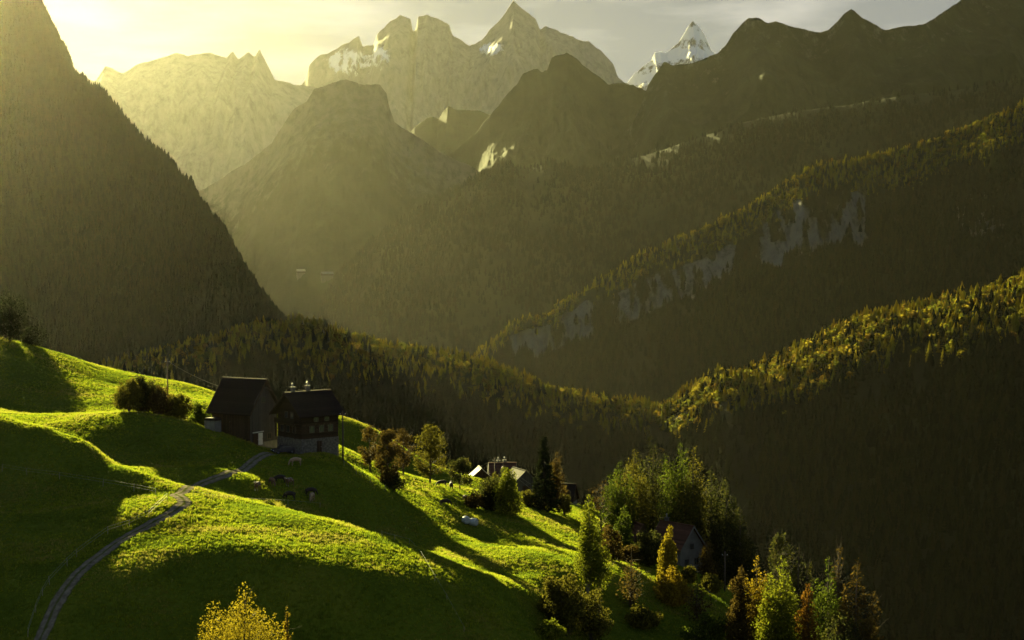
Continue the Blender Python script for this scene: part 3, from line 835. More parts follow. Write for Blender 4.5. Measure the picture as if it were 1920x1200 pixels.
# ------------------------------------------------------------------ the track
TRACK = [(40, 1290, None), (75, 1200, None), (98, 1150, None), (122, 1110, None), (150, 1073, None), (182, 1046, None), (215, 1021, None), (250, 1000, None), (282, 984, None), (312, 968, None), (334, 954, None), (346, 944, None), (340, 934, None), (330, 928, None),
         (345, 922, None), (372, 911, None), (400, 899, None), (430, 886, None), (470, 870, None), (510, 852, None)]
_pts = [Vector((-61.5, 201, 0))] + [on_ground(a, b) for a, b, _ in TRACK[1:]]
def catmull(pts, n=14):
    out = []
    P_ = [pts[0]] + pts + [pts[-1]]
    for i in range(1, len(P_) - 2):
        for k in range(n):
            t = k / n
            a, b, c, d = P_[i - 1], P_[i], P_[i + 1], P_[i + 2]
            out.append(0.5 * ((2 * b) + (c - a) * t + (2 * a - 5 * b + 4 * c - d) * t * t + (3 * b - a - 3 * c + d) * t ** 3))
    out.append(pts[-1])
    return out
_pts = [Vector((p.x, p.y)) for p in _pts]
_cl = catmull(_pts)
for _ in range(6):
    _cl = [_cl[0]] + [(_cl[i - 1] + _cl[i] * 2 + _cl[i + 1]) / 4 for i in range(1, len(_cl) - 1)] + [_cl[-1]]
TRACK_XY = np.array([(p.x, p.y) for p in _cl])
def track_mesh():
    c = TRACK_XY
    d = np.gradient(c, axis=0); d /= np.linalg.norm(d, axis=1)[:, None] + 1e-9
    nrm = np.stack([-d[:, 1], d[:, 0]], -1)
    u = np.linspace(-1, 1, 11)
    s = np.arange(len(c))
    half = 1.08 + 0.22 * np.sin(s * 0.31) * fbm(s / 9.0, s * 0 + 3, 2, 4)
    X = c[:, None, 0] + nrm[:, None, 0] * u[None] * half[:, None]
    Y = c[:, None, 1] + nrm[:, None, 1] * u[None] * half[:, None]
    Z = ground_z(X, Y) + 0.10 - 0.11 * np.abs(u[None]) ** 6 - 0.05 * np.exp(-((np.abs(u[None]) - 0.5) / 0.16) ** 2)
    me = np_mesh('track', np.stack([X, Y, Z], -1), grid_faces(len(c), 11))
    attr(me, 'across', np.abs(u)[None] + X * 0)
    return me
def track_mat():
    nt = M_GRAVEL.node_tree
    b = [n for n in nt.nodes if n.type == 'BSDF_PRINCIPLED'][0]
    src = b.inputs['Base Color'].links[0].from_socket
    a = N(nt, 'ShaderNodeAttribute'); a.attribute_name = 'across'
    no = noise_node(nt, 0.9, 5, 0.7)
    ad = N(nt, 'ShaderNodeMath', operation='MULTIPLY_ADD'); nt.links.new(no.outputs[0], ad.inputs[0]); ad.inputs[1].default_value = 0.7; ad.inputs[2].default_value = -0.35
    sm = N(nt, 'ShaderNodeMath', operation='ADD'); nt.links.new(a.outputs['Fac'], sm.inputs[0]); nt.links.new(ad.outputs[0], sm.inputs[1])
    r = ramp(nt, sm.outputs[0], [(0.0, (1, 1, 1)), (0.10, (0.75, 0.75, 0.75)), (0.24, (0, 0, 0)), (0.76, (0, 0, 0)), (0.95, (1, 1, 1))])
    nt.links.new(mix_col(nt, r.outputs[0], src, (0.055, 0.065, 0.012)), b.inputs['Base Color'])
track_mat()
tag(add('track', track_mesh(), M_GRAVEL), kind='structure')

# ------------------------------------------------------------------ buildings
def chalet(name, label, cat, loc, yaw, L, W, eave, ridge, over=0.8, base=0.0, wall=None, gable=None, roof=None, base_mat=None,
           chimneys=(), openings=(), foot=1.5, rgroup=None, roof_t=0.22):
    """local x runs along the ridge; front is -y; gables at -x (left) and +x (right)"""
    t = tag(empty(name, loc, yaw), label, cat, rgroup)
    hx, hy = L / 2, W / 2
    sl = (ridge - eave) / hy
    MB().box(-hx - 0.06, hx + 0.06, -hy - 0.06, hy + 0.06, -foot, max(base, 0.05)).build('foundation_wall', base_mat or M_STONE, t)
    b0 = max(base, 0.05)
    # long walls and gable walls, butted
    MB().box(-hx, hx, -hy, -hy + 0.25, b0, eave).build('wall', wall, t)
    MB().box(-hx, hx, hy - 0.25, hy, b0, eave).build('wall', wall, t)
    for s in (-1, 1):
        prof = [(-hy + 0.25, b0), (hy - 0.25, b0), (hy - 0.25, eave + 0.25 * sl), (0, ridge), (-hy + 0.25, eave + 0.25 * sl)]
        MB().prism(prof, 'x', s * hx, s * (hx - 0.25)).build('gable_wall', gable or wall, t)
    # two roof slopes with overhang
    for s in (-1, 1):
        y1 = s * (hy + over); z1 = eave - over * sl
        q = [(-hx - over, 0, ridge + 0.02), (hx + over, 0, ridge + 0.02), (hx + over, y1, z1 + 0.02), (-hx - over, y1, z1 + 0.02)]
        up = [(a, b, c + roof_t) for a, b, c in q]
        r = MB().hexa(q + up if s > 0 else [q[0], q[3], q[2], q[1], up[0], up[3], up[2], up[1]]).build('roof_slope', roof, t)
        # verge boards along both gable edges
        for e in (-1, 1):
            x0 = e * (hx + over + 0.003)
            pr = [(0, ridge - 0.16), (y1, z1 - 0.16), (y1, z1 + roof_t + 0.05), (0, ridge + roof_t + 0.05)]
            MB().prism(pr if s > 0 else pr[::-1], 'x', x0, x0 + e * 0.06).build('verge_board', wall, r)
    MB().box(-hx - over - 0.02, hx + over + 0.02, -0.18, 0.18, ridge + roof_t - 0.1, ridge + roof_t + 0.08).build('ridge_cap', roof, t)
    for cx, cy, ch in chimneys:
        zb = ridge - abs(cy) * sl
        c = MB().box(cx - 0.32, cx + 0.32, cy - 0.32, cy + 0.32, zb - 0.6, ridge + ch).build('chimney', M_STONE, t)
        MB().box(cx - 0.42, cx + 0.42, cy - 0.42, cy + 0.42, ridge + ch + 0.002, ridge + ch + 0.12).build('chimney_slab', M_STONE, c)
        MB().lathe([(0.13, 0), (0.13, 0.5), (0.22, 0.52), (0.03, 0.75)], (cx, cy, ridge + ch + 0.121), 8).build('chimney_pot', M_METAL, c)
    for kind, face, u, z, w, h in openings:
        def wb(a0, a1, z0, z1, d0, d1):
            mb = MB()
            if face == 'front': mb.box(a0, a1, -hy - d1, -hy - d0, z0, z1)
            elif face == 'back': mb.box(a0, a1, hy + d0, hy + d1, z0, z1)
            elif face == 'left': mb.box(-hx - d1, -hx - d0, a0, a1, z0, z1)
            else: mb.box(hx + d0, hx + d1, a0, a1, z0, z1)
            return mb
        e = 0.08 if z < base + 0.1 else 0.003
        if kind == 'window':
            f = wb(u - w / 2, u + w / 2, z, z + h, e, e + 0.05).build('window', M_GLASS_DARK, t)
            fr = wb(u - w / 2 - 0.09, u - w / 2 + 0.001, z - 0.08, z + h + 0.08, e, e + 0.09)
            for bx_ in (wb(u + w / 2 - 0.001, u + w / 2 + 0.09, z - 0.08, z + h + 0.08, e, e + 0.09), wb(u - w / 2, u + w / 2, z - 0.08, z, e, e + 0.09), wb(u - w / 2, u + w / 2, z + h, z + h + 0.08, e, e + 0.09),
                        wb(u - 0.03, u + 0.03, z, z + h, e + 0.045, e + 0.075)):
                k = len(fr.v); fr.v += bx_.v; fr.f += [tuple(i + k for i in q) for q in bx_.f]
            fr.build('frame', M_FRAME, f)
        else:
            d = wb(u - w / 2, u + w / 2, z, z + h, e, e + 0.06).build('door', M_WHITEPAINT if kind == 'white_door' else M_TIMBER_V, t)
            wb(u + w / 2 - 0.22, u + w / 2 - 0.1, z + h * .45, z + h * .45 + 0.1, e + 0.06, e + 0.12).build('handle', M_METAL, d)
    return t

def yard_z(x, y):
    return float(ground_z(x, y)[0])

# grey barn and dark timber farmhouse in the middle distance
BARN = (-48.2, 306.6); FARM = (-36.2, 301.4)
zb = zat(838, 301.0)
barn = chalet('barn', 'big old barn with grey board gable, left of the dark farmhouse', 'barn', (BARN[0], BARN[1], zb), math.radians(-30), 8.5, 8.0, 6.5, zat(713, 305) - zb, over=0.75,
              base=0.5, wall=M_TIMBER_V, gable=M_GREYBOARD, roof=M_TILE, base_mat=M_CONCRETE, foot=5.0,
              openings=[('white_door', 'right', -1.0, 0.1, 1.2, 2.1), ('door', 'right', -2.35, 0.1, 1.3, 2.1), ('window', 'right', 1.6, 1.0, 1.0, 0.9), ('door', 'front', -1.0, 3.2, 2.2, 2.2), ('window', 'right', 0.0, 7.6, 0.9, 0.9)])
MB().box(4.33, 4.5, -3.2, -0.2, 2.35, 2.5).build('lintel', M_WHITEPAINT, barn)
m_arch = MB()
for s in (-1, 1):
    m_arch.tube([(4.9, s * 3.9, 6.3), (4.9, s * 3.0, 8.2), (4.9, s * 1.6, 9.6), (4.9, 0, 10.3)], 0.11, 6)
m_arch.build('gable_truss', M_GREYBOARD, barn)
# concrete silo block against the barn's long side
sx = on_ground(413, 812)
silo = tag(empty('silo', (-53.0, 301.6, zb - 0.3), math.radians(-30)), 'pale weathered concrete silo block against the left side of the barn', 'silo')
MB().box(-1.05, 1.05, -0.9, 0.9, -3.0, 5.0).build('silo_wall', M_CONCRETE, silo)
MB().prism([(-1.25, 5.003), (1.25, 5.003), (0.55, 5.5), (-0.95, 5.45)], 'y', -1.05, 1.05).build('silo_roof', M_TILE, silo)
MB().tube([(-1.12, -0.95, -2), (-1.12, -0.95, 4.9)], 0.06, 6).build('downpipe', M_METAL, silo)

zf = zat(851, 296.0)
farm = chalet('farmhouse', 'dark timber farmhouse on a rubble stone base with two chimneys', 'house', (FARM[0], FARM[1], zf), math.radians(40), 7.7, 7.7, 7.1, zat(737, 300) - zf, over=1.0,
              base=2.5, wall=M_TIMBER, roof=M_TILE, foot=5.0, chimneys=[(-2.9, 0.35, 1.0), (0.2, 0.35, 1.1)],
              openings=[('window', 'front', -1.7, 3.6, 0.9, 1.1), ('window', 'front', 0.3, 3.6, 0.9, 1.1), ('window', 'front', 2.2, 3.6, 0.9, 1.1), ('window', 'front', -0.8, 5.5, 0.8, 0.9), ('window', 'front', 1.4, 5.5, 0.8, 0.9),
                        ('door', 'front', -0.2, 0.0, 1.0, 2.0), ('window', 'left', -1.6, 3.5, 0.9, 1.1), ('window', 'left', 0.4, 3.5, 0.9, 1.1), ('window', 'left', 2.2, 3.5, 0.9, 1.1), ('window', 'left', -0.9, 6.0, 0.8, 1.0), ('window', 'left', 0.9, 6.0, 0.8, 1.0)])
bal = MB().box(-3.85 - 1.1, -3.85 - 0.005, -3.2, 3.2, 4.95, 5.08).build('balcony', M_TIMBER, farm)
MB().box(-4.97, -4.90, -3.2, 3.2, 5.083, 5.95).build('railing', M_TIMBER, bal)
for yb in (-3.1, 0, 3.1):
    MB().box(-4.85, -4.72, yb - .07, yb + .07, 2.6, 4.947).build('balcony_post', M_TIMBER, bal)
MB().box(-3.88, 3.88, -3.95, -3.86, 4.75, 5.0).build('string_course', M_TIMBER_V, farm)

# hamlet behind the orchard
def hamlet(name, label, cat, px, top, D, base_drop, yaw, L, W, rise, **kw):
    zt = zat(top, D); x = float(P(px, 900, D)[0])
    g = yard_z(x, D)
    h = zt - (g - base_drop)
    return chalet(name, label, cat, (x, D, g - base_drop), math.radians(yaw), L, W, h - rise, h, **kw)
hamlet('shed', 'small shed with a pale sunlit left roof edge beside the hamlet house', 'shed', 900, 878, 380, 0.6, -82, 4.6, 4.6, 2.0, over=0.35, wall=M_TIMBER_V, roof=M_CONCRETE, foot=4)
ham = hamlet('house', 'red roofed hamlet house with dormer and two chimneys behind the round shrubs', 'house', 942, 869, 384, 0.5, 4, 5.4, 7.0, 2.9, over=0.45, wall=M_PLASTER, roof=M_TILE_RED, foot=5,
             chimneys=[(-0.9, 0.2, 0.6), (0.5, 0.2, 0.7)], openings=[('window', 'front', -1.4, 1.4, 0.8, 1.0), ('window', 'front', 1.2, 1.4, 0.8, 1.0)])
zr = zat(869, 384) - ham.location.z
d = MB().prism([(-1.0, zr - 2.6), (1.0, zr - 2.6), (1.0, zr - 1.4), (0, zr - 0.3), (-1.0, zr - 1.4)], 'y', -3.2, 0.0).build('dormer', M_PLASTER, ham)
for s in (-1, 1):
    MB().prism([(0, zr - 0.26), (s * 1.35, zr - 1.72), (s * 1.35, zr - 1.56), (0, zr - 0.08)] if s > 0 else [(0, zr - 0.08), (s * 1.35, zr - 1.56), (s * 1.35, zr - 1.72), (0, zr - 0.26)], 'y', -3.6, 0.0).build('dormer_roof', M_TILE_RED, d)
hamlet('barn', 'grey boarded barn with a long right roof slope below the hamlet house', 'barn', 974, 881, 366, 0.3, -66, 6.0, 9.0, 4.0, over=0.4, wall=M_GREYBOARD, roof=M_TILE, foot=5,
       openings=[('door', 'right', 0.3, 0.2, 1.8, 2.2)])
hamlet('barn', 'dark steep roofed barn right of the tall spruce', 'barn', 1056, 908, 372, 0.3, -14, 4.8, 6.4, 3.2, over=0.5, wall=M_TIMBER_V, roof=M_TILE, foot=5, openings=[('window', 'right', 0.4, 1.2, 0.8, 0.8)])
# cottage among the poplars
cot = hamlet('cottage', 'cottage with a sunlit ridge and grey gable among the right hand trees', 'house', 1270, 983, 312, 1.0, -50, 7.5, 5.8, 3.5, over=0.55, wall=M_PLASTER, roof=M_TILE_RED, foot=5,
             chimneys=[(-3.0, 0.3, 0.8)], openings=[('window', 'right', -1.3, 1.5, 0.9, 1.1), ('window', 'right', 1.2, 1.5, 0.9, 1.1), ('window', 'right', 0.0, 4.4, 0.8, 0.9), ('window', 'front', -2.5, 1.5, 0.9, 1.1), ('window', 'front', 1.5, 1.5, 0.9, 1.1)])
hamlet('shed', 'narrow steep gabled shed half hidden by bushes left of the cottage', 'shed', 1196, 982, 316, 0.8, -70, 4.5, 3.2, 2.3, over=0.35, wall=M_TIMBER_V, roof=M_TILE_RED, foot=4)

# ------------------------------------------------------------------ trees and shrubs
def crown_profile(kind, t):
    """radius of the crown (0..1) at relative height t of the crown"""
    t = np.clip(t, 0, 1)
    if kind == 'column':
        return np.minimum(1, (t / 0.22 + 0.25)) * (1 - t ** 3.2) ** 0.8
    if kind == 'slender':
        return (0.45 + 0.55 * np.sin(math.pi * np.clip(t * 1.05, 0, 1)) ** 0.7) * (1 - t ** 5) * np.minimum(1, t / 0.1 + .4)
    if kind == 'shrub':
        return np.sqrt(np.clip(1 - (t * 1.0) ** 2.2, 0, 1)) * (0.85 + 0.15 * t)
    if kind == 'weep':
        return np.sqrt(np.clip(1 - t ** 2.5, 0, 1)) * (1.0 - 0.25 * (1 - t))
    return np.sqrt(np.clip(1 - ((t - 0.42) / 0.58) ** 2, 0, 1)) * 1.0       # round

def leaves_np(centers, normals, size, r):
    n = len(centers)
    a = r.normal(size=(n, 3)); a /= np.linalg.norm(a, axis=1)[:, None]
    b = np.cross(a, r.normal(size=(n, 3))); b /= np.linalg.norm(b, axis=1)[:, None] + 1e-9
    s = (size * r.uniform(0.55, 1.25, n))[:, None]
    V = np.stack([centers + a * s, centers + b * s * 0.6, centers - a * s, centers - b * s * 0.6], 1)
    return V

def tree(label, px, top, width, kind, pal, base=None, D=None, leaves=2600, seed=1, name='tree', cat='tree', group=None, size=0.21, clear=0.2, density=1.0, bark=None, bare=0.0, loc=None, trunk_r=None):
    r = np.random.default_rng(seed)
    if loc is not None:
        D = loc.y
    elif D is None:
        loc = on_ground(px, base); D = loc.y
    else:
        loc = stand(px, D)
    H = max(1.2, zat(top, D) - loc.z)
    R = 0.84 * width * D / F if kind in ('column', 'slender') else 0.56 * width * D / F
    t = tag(empty(name, loc, 0.0), label, cat, group)
    z0 = clear * H
    nb = max(10, int(16 + H * 2.2))
    # trunk with a slight bend
    bx, by = r.normal(0, 0.012, 2) * H
    def axis_pt(z):
        q = z / H
        return np.array([bx * math.sin(q * 3.0), by * math.sin(q * 2.4), z])
    tr = trunk_r or (0.014 * H + 0.05)
    multi = kind == 'shrub'
    mb = MB()
    if multi:
        for k in range(5):
            a = r.uniform(0, 6.28); e = R * r.uniform(0.2, 0.55)
            mb.tube([(0, 0, -0.4), (math.cos(a) * e * .5, math.sin(a) * e * .5, H * .3), (math.cos(a) * e, math.sin(a) * e, H * r.uniform(.6, .85))], [tr * .7, tr * .5, tr * .12], 5)
    else:
        zs = np.linspace(-0.5, H * (0.97 if kind in ('column', 'slender') else 0.8), 9)
        mb.tube([axis_pt(z) for z in zs], [tr * (1.25 if z < 0.2 else 1) * (1 - 0.9 * max(z, 0) / H) for z in zs], 7)
    mb.build('trunk', bark or M_BARK, t, True)
    # limbs that carry leaf clumps: upright spires or spreading limbs
    cl = []; sg = []
    br = MB()
    def limb(s, c, b0, sagz):
        mid = (s + c) / 2 + np.array([0, 0, sagz]) + r.normal(0, 0.05 * R, 3)
        br.tube([s, mid, c], [b0, b0 * .6, 0.012], 4, False)
        for j in range(3 if bare > 0 else 1):
            e = c + r.normal(0, 1, 3) * np.array([0.22 * R, 0.22 * R, 0.05 * H]) + np.array([0, 0, 0.03 * H])
            br.tube([mid, (mid + e) / 2 + r.normal(0, 0.06, 3), e], [b0 * .4, 0.015, 0.008], 3, False)
    if kind in ('column', 'slender'):
        ns = 10 if kind == 'column' else 5
        for k in range(ns):
            a = k * 2.4 + r.uniform(0, 0.8)
            off = 0.0 if k == 0 else R * (0.62 if kind == 'column' else 0.42) * math.sqrt(r.uniform(0.15, 1.0))
            hk = H * (1.0 if k == 0 else r.uniform(0.62, 0.97) - 0.12 * off / R)
            rk = R * (0.46 if kind == 'column' else 0.55) * r.uniform(0.8, 1.2)
            zb_ = z0 * r.uniform(0.6, 1.4)
            sp0 = axis_pt(zb_ * 0.7)
            lean_ = np.array([math.cos(a) * off, math.sin(a) * off, 0])
            if k:
                limb(sp0, axis_pt(zb_ + (hk - zb_) * 0.55) + lean_, tr * 0.4, 0)
            m = int(12 + hk * 1.6)
            for q in range(m):
                u = (q + r.uniform(0, 1)) / m
                zz = zb_ + (hk - zb_) * u * 0.97
                pr = min(1.0, 0.45 + u / 0.3) * (1 - u ** 1.6) ** 0.6
                aa = r.uniform(0, 6.283); rr = rk * pr * math.sqrt(r.uniform(0.05, 1.0))
                c = axis_pt(zz) + lean_ * min(1, 0.35 + u * 1.6) + np.array([math.cos(aa) * rr, math.sin(aa) * rr, 0])
                cl.append(c); w_ = r.uniform(0.5, 1.35) * (0.35 + 0.65 * pr)
                sg.append((0.13 * R * w_ + 0.07, 0.13 * R * w_ + 0.07, (0.2 * R + 0.18) * w_))
                if q % 3 == 0:
                    limb(axis_pt(max(zb_ * .5, zz - rr - 0.05 * H)) + lean_ * 0.4, c, 0.02 + tr * 0.2 * (1 - u), 0)
    else:
        for k in range(int(nb * 1.5)):
            u = r.uniform(0.02, 0.99) ** (0.85 if multi else 1.0); zz = z0 + u * (H - z0) * 0.96
            a = r.uniform(0, 6.283)
            lump = 1 + 0.25 * math.sin(a * 2 + seed) + 0.18 * math.sin(a * 3 + u * 7 + seed * 2) + r.normal(0, 0.12)
            rad = R * crown_profile(kind, u) * lump
            s_ = axis_pt(max(z0 * 0.6, zz - rad * 0.8)) if not multi else np.array([r.normal(0, .1 * R), r.normal(0, .1 * R), 0.03 * H])
            e = axis_pt(zz) + np.array([math.cos(a) * rad, math.sin(a) * rad, 0])
            limb(s_, e, (tr * 0.4 * (1 - 0.7 * u) + 0.012) if not multi else 0.025, 0.4 * rad if kind == 'weep' else -0.04 * rad)
            for f_ in (0.5, 0.8, 1.0):
                if r.random() < 0.88:
                    cl.append(s_ * (1 - f_) + e * f_ + r.normal(0, 0.07 * R, 3))
                    w_ = r.uniform(0.45, 1.3)
                    sg.append((0.15 * R * w_ + 0.06, 0.15 * R * w_ + 0.06, (0.15 * R * w_ + 0.08) * (2.6 if kind == 'weep' else 1.0)))
    br.build('branches', bark or M_BARK, t, True)
    n = int(leaves * 2.4 * (1 - bare))
    if n > 0:
        cl = np.array(cl); sg = np.array(sg)
        pw = sg.prod(1) ** 0.6
        i = r.choice(len(cl), n, p=pw / pw.sum())
        d_ = r.normal(size=(n, 3)); d_ = d_ / np.maximum(1, np.linalg.norm(d_, axis=1)[:, None] / 1.7)
        c = cl[i] + d_ * sg[i]
        low_ = c[:, 2] < 0.05
        c[low_, 2] = r.uniform(0.05, 0.25 * H, int(low_.sum()))
        V = leaves_np(c, None, size, r)
        Fc = np.arange(n * 4).reshape(n, 4)
        add('crown', np_mesh('crown', V, Fc, False), LEAF[pal], t)
    return t

def spruce(label, px, top, width, base=None, D=None, seed=1, pal='needle', leaves=5200, group=None, name='spruce_tree'):
    """conifer with drooping whorls of branches"""
    r = np.random.default_rng(seed)
    if D is None:
        loc = on_ground(px, base); D = loc.y
    else:
        loc = stand(px, D)
    H = zat(top, D) - loc.z; R = 0.5 * width * D / F
    t = tag(empty(name, loc, 0.0), label, 'tree', group)
    MB().tube([(0, 0, -0.5), (0, 0, H * .5), (0, 0, H * .99)], [0.02 * H, 0.012 * H, 0.01], 7).build('trunk', M_BARK, t, True)
    br = MB(); C = []
    nw = int(H * 2.0)
    for w in range(nw):
        u = (w + 0.3) / nw; z = H * (0.05 + 0.94 * u)
        rad = R * (1 - u) ** 0.82 * r.uniform(0.8, 1.12) + 0.1
        m = max(5, int(11 * (1 - u) + 4))
        for k in range(m):
            a = r.uniform(0, 6.283); L = rad * r.uniform(0.7, 1.12)
            q = [np.array([0, 0, z]), np.array([math.cos(a) * L * .5, math.sin(a) * L * .5, z - 0.14 * L]), np.array([math.cos(a) * L, math.sin(a) * L, z - 0.22 * L])]
            br.tube(q, [0.035, 0.025, 0.008], 3, False)
            for j in range(max(3, int(leaves / (nw * 9)))):
                s = math.sqrt(r.uniform(0.03, 1.0))
                p = q[0] * (1 - s) + q[2] * s + np.array([0, 0, -0.10 * L * math.sin(s * 3.1)])
                C.append(p + r.normal(0, 1, 3) * np.array([0.13, 0.13, 0.10]) + np.array([0, 0, -0.08]))
    br.build('branches', M_BARK, t)
    C = np.array(C)
    V = leaves_np(C, None, 0.26, r)
    add('crown', np_mesh('crown', V, np.arange(len(C) * 4).reshape(-1, 4), False), LEAF[pal], t)
    return t

# left skyline; the darkest palette puts a backlit silhouette into both crowns' colour
tree('tall dark tree at the left edge of the skyline', 22, 540, 52, 'column', 'needle', D=384, leaves=3600, seed=3, clear=0.1)
tree('small round dark tree on the skyline beside the tall one', 66, 615, 44, 'round', 'needle', D=388, leaves=1300, seed=4, clear=0.15)
# bushes behind the hump
tree('big dark bush behind the hump, nearest its left end', 243, 711, 46, 'shrub', 'olive', base=None, D=306, leaves=2600, seed=5, name='bush', cat='bush')
tree('tallest dark bush in the middle of the clump behind the hump', 272, 708, 52, 'shrub', 'dark', D=310, leaves=3000, seed=6, name='bush', cat='bush')
tree('brownish bush just left of the left utility pole', 300, 728, 44, 'shrub', 'brown', D=308, leaves=2200, seed=7, name='bush', cat='bush')
tree('dark rounded bush just right of the left utility pole', 334, 742, 44, 'shrub', 'olive', D=309, leaves=2000, seed=8, name='bush', cat='bush')
tree('low green bush beside the barn', 374, 755, 40, 'shrub', 'green', D=312, leaves=1500, seed=9, name='bush', cat='bush')
# orchard
tree('thin reddish orchard tree nearest the farmhouse', 694, 798, 34, 'round', 'brown', base=887, leaves=900, seed=10, clear=0.25, bare=0.35)
tree('wide half bare brown orchard tree with bushy foot', 727, 806, 44, 'round', 'brown', base=912, leaves=2300, seed=11, clear=0.12, bare=0.2)
tree('slim orchard tree with brown leaves right behind the wide brown tree', 756, 803, 34, 'round', 'brown', base=893, leaves=900, seed=12, clear=0.25, bare=0.15)
tree('upright orchard tree with clear trunk and golden brown crown', 806, 799, 46, 'round', 'olive', base=906, leaves=1700, seed=13, clear=0.22)
tree('small round dark orchard tree beside the grazing cattle', 862, 860, 36, 'round', 'dark', base=918, leaves=1000, seed=14, clear=0.25)
tree('dark bush at the foot of the wide brown orchard tree', 735, 890, 36, 'shrub', 'dark', base=918, leaves=900, seed=15, name='bush', cat='bush')
# hamlet
tree('dark rounded bush below the hamlet house', 925, 903, 62, 'shrub', 'dark', base=958, leaves=2600, seed=16, name='bush', cat='bush')
tree('low brown hedge bush left of the dark round bush', 888, 928, 36, 'shrub', 'brown', base=952, leaves=900, seed=17, name='bush', cat='bush')
tree('slim yellowish tree in front of the hamlet house', 928, 884, 26, 'slender', 'olive', base=945, leaves=900, seed=18, clear=0.15)
tree('weeping yellow green tree in front of the grey boarded barn', 952, 890, 40, 'weep', 'yellowgreen', base=968, leaves=2200, seed=19, clear=0.12)
tree('round clipped bush below the grey boarded barn', 990, 922, 26, 'shrub', 'olive', base=948, leaves=800, seed=20, name='bush', cat='bush')
spruce('tall dark spruce standing alone above the slope', 1020, 815, 62, base=957, seed=21, leaves=7500)
tree('narrow brown tree touching the right side of the tall spruce', 1046, 846, 34, 'slender', 'brown', base=962, leaves=1300, seed=22, clear=0.1, bare=0.2)
tree('small green bush at the foot of the tall spruce', 1058, 925, 26, 'shrub', 'olive', base=966, leaves=700, seed=23, name='bush', cat='bush')
# trees on the right-hand slope
tree('slender pale yellow green birch on the sunlit slope', 1102, 924, 44, 'slender', 'yellowgreen', base=1112, leaves=2300, seed=24, clear=0.12, bark=M_BARK_PALE)
tree('short pale green birch right of the slender one', 1122, 985, 48, 'slender', 'yellowgreen', base=1118, leaves=1100, seed=25, clear=0.2, bark=M_BARK_PALE)
tree('leafless grey tree behind the birches', 1128, 905, 50, 'round', 'brown', D=322, leaves=900, seed=26, clear=0.1, bare=0.75)
tree('narrow green poplar at the left end of the big tree group', 1162, 862, 48, 'column', 'green', D=318, leaves=3105, seed=27, clear=0.06)
tree('broad green poplar with golden flecks in the big tree group', 1190, 840, 64, 'column', 'olive', D=322, leaves=4320, seed=28, clear=0.06)
tree('dark russet topped tree left of the tallest poplar', 1225, 831, 76, 'column', 'dark', D=326, leaves=4860, seed=29, clear=0.06)  # dark leaf palette stands in for shade inside the group
tree('tallest poplar, bright green on its sunny side', 1275, 825, 60, 'column', 'green', D=318, leaves=4860, seed=30, clear=0.05)
tree('golden flecked poplar just right of the tallest', 1300, 832, 55, 'column', 'olive', D=316, leaves=4320, seed=31, clear=0.05)
tree('dark poplar stepping down behind the cottage', 1332, 875, 64, 'column', 'dark', D=318, leaves=4860, seed=32, clear=0.05)  # dark palette to the right end: the group's shaded side as leaf colour
tree('dark leafy tree near the right end of the big group', 1362, 910, 62, 'column', 'dark', D=312, leaves=4455, seed=33, clear=0.05)
tree('last dark tree at the right end of the big group', 1388, 948, 50, 'column', 'dark', D=306, leaves=3780, seed=34, clear=0.05)
tree('small green tree in front of the narrow poplar', 1172, 950, 34, 'slender', 'green', base=1045, leaves=1500, seed=35, clear=0.08)
tree('scrubby brown tree on the slope below the bare grey tree', 1146, 985, 40, 'round', 'brown', base=1052, leaves=1100, seed=36, clear=0.08)
tree('dark round bush in front of the cottage', 1216, 998, 58, 'shrub', 'dark', base=1062, leaves=2800, seed=37, name='bush', cat='bush')
tree('low dark bush left of the round bush by the cottage', 1180, 1028, 40, 'shrub', 'brown', base=1056, leaves=1300, seed=38, name='bush', cat='bush')
tree('tall narrow golden poplar in front of the cottage', 1257, 985, 36, 'slender', 'yellow', D=270, leaves=3600, seed=39, clear=0.04)
tree('lower spreading golden tree at the foot of the narrow golden poplar', 1262, 1062, 52, 'column', 'gold', D=264, leaves=2600, seed=40, clear=0.05)
tree('round ochre lit bush right below the cottage gable', 1291, 1064, 28, 'shrub', 'olive', base=1094, leaves=900, seed=41, name='bush', cat='bush')
tree('leafy brown sapling right of the cottage gable', 1326, 1012, 34, 'slender', 'brown', D=296, leaves=1000, seed=42, clear=0.06, bare=0.2)
tree('green bush below the leafy brown sapling', 1334, 1082, 40, 'shrub', 'olive', D=284, leaves=1300, seed=43, name='bush', cat='bush')
tree('thin nearly leafless tree on the dark slope below the lit meadow', 1183, 1040, 46, 'slender', 'brown', D=257, leaves=700, seed=44, clear=0.15, bare=0.6)
tree('thin bare tree with few leaves right of the golden poplar', 1308, 1090, 44, 'slender', 'brown', D=260, leaves=700, seed=45, clear=0.1, bare=0.6)
tree('rounded olive bush on the dark slope near the bottom edge', 1206, 1140, 50, 'shrub', 'olive', D=252, leaves=1900, seed=46, name='bush', cat='bush')
tree('large olive brown shrub at the bottom edge below the birches', 1062, 1085, 72, 'shrub', 'olive', D=240, leaves=2800, seed=47, name='bush', cat='bush')
tree('upright shrub left of the large olive brown shrub', 1036, 1082, 42, 'shrub', 'olive', D=242, leaves=1700, seed=48, name='bush', cat='bush')
tree('tangled dark shrub right of the large olive brown shrub', 1112, 1110, 62, 'shrub', 'olive', D=242, leaves=2000, seed=49, name='bush', cat='bush')
tree('yellowish bush in the lowest middle of the picture, under the olive brown shrub', 1028, 1168, 50, 'shrub', 'yellowgreen', D=232, leaves=1200, seed=50, name='bush', cat='bush')
tree('green bush at the bottom edge right of the golden poplar', 1330, 1160, 60, 'shrub', 'green', D=252, leaves=1700, seed=51, name='bush', cat='bush')
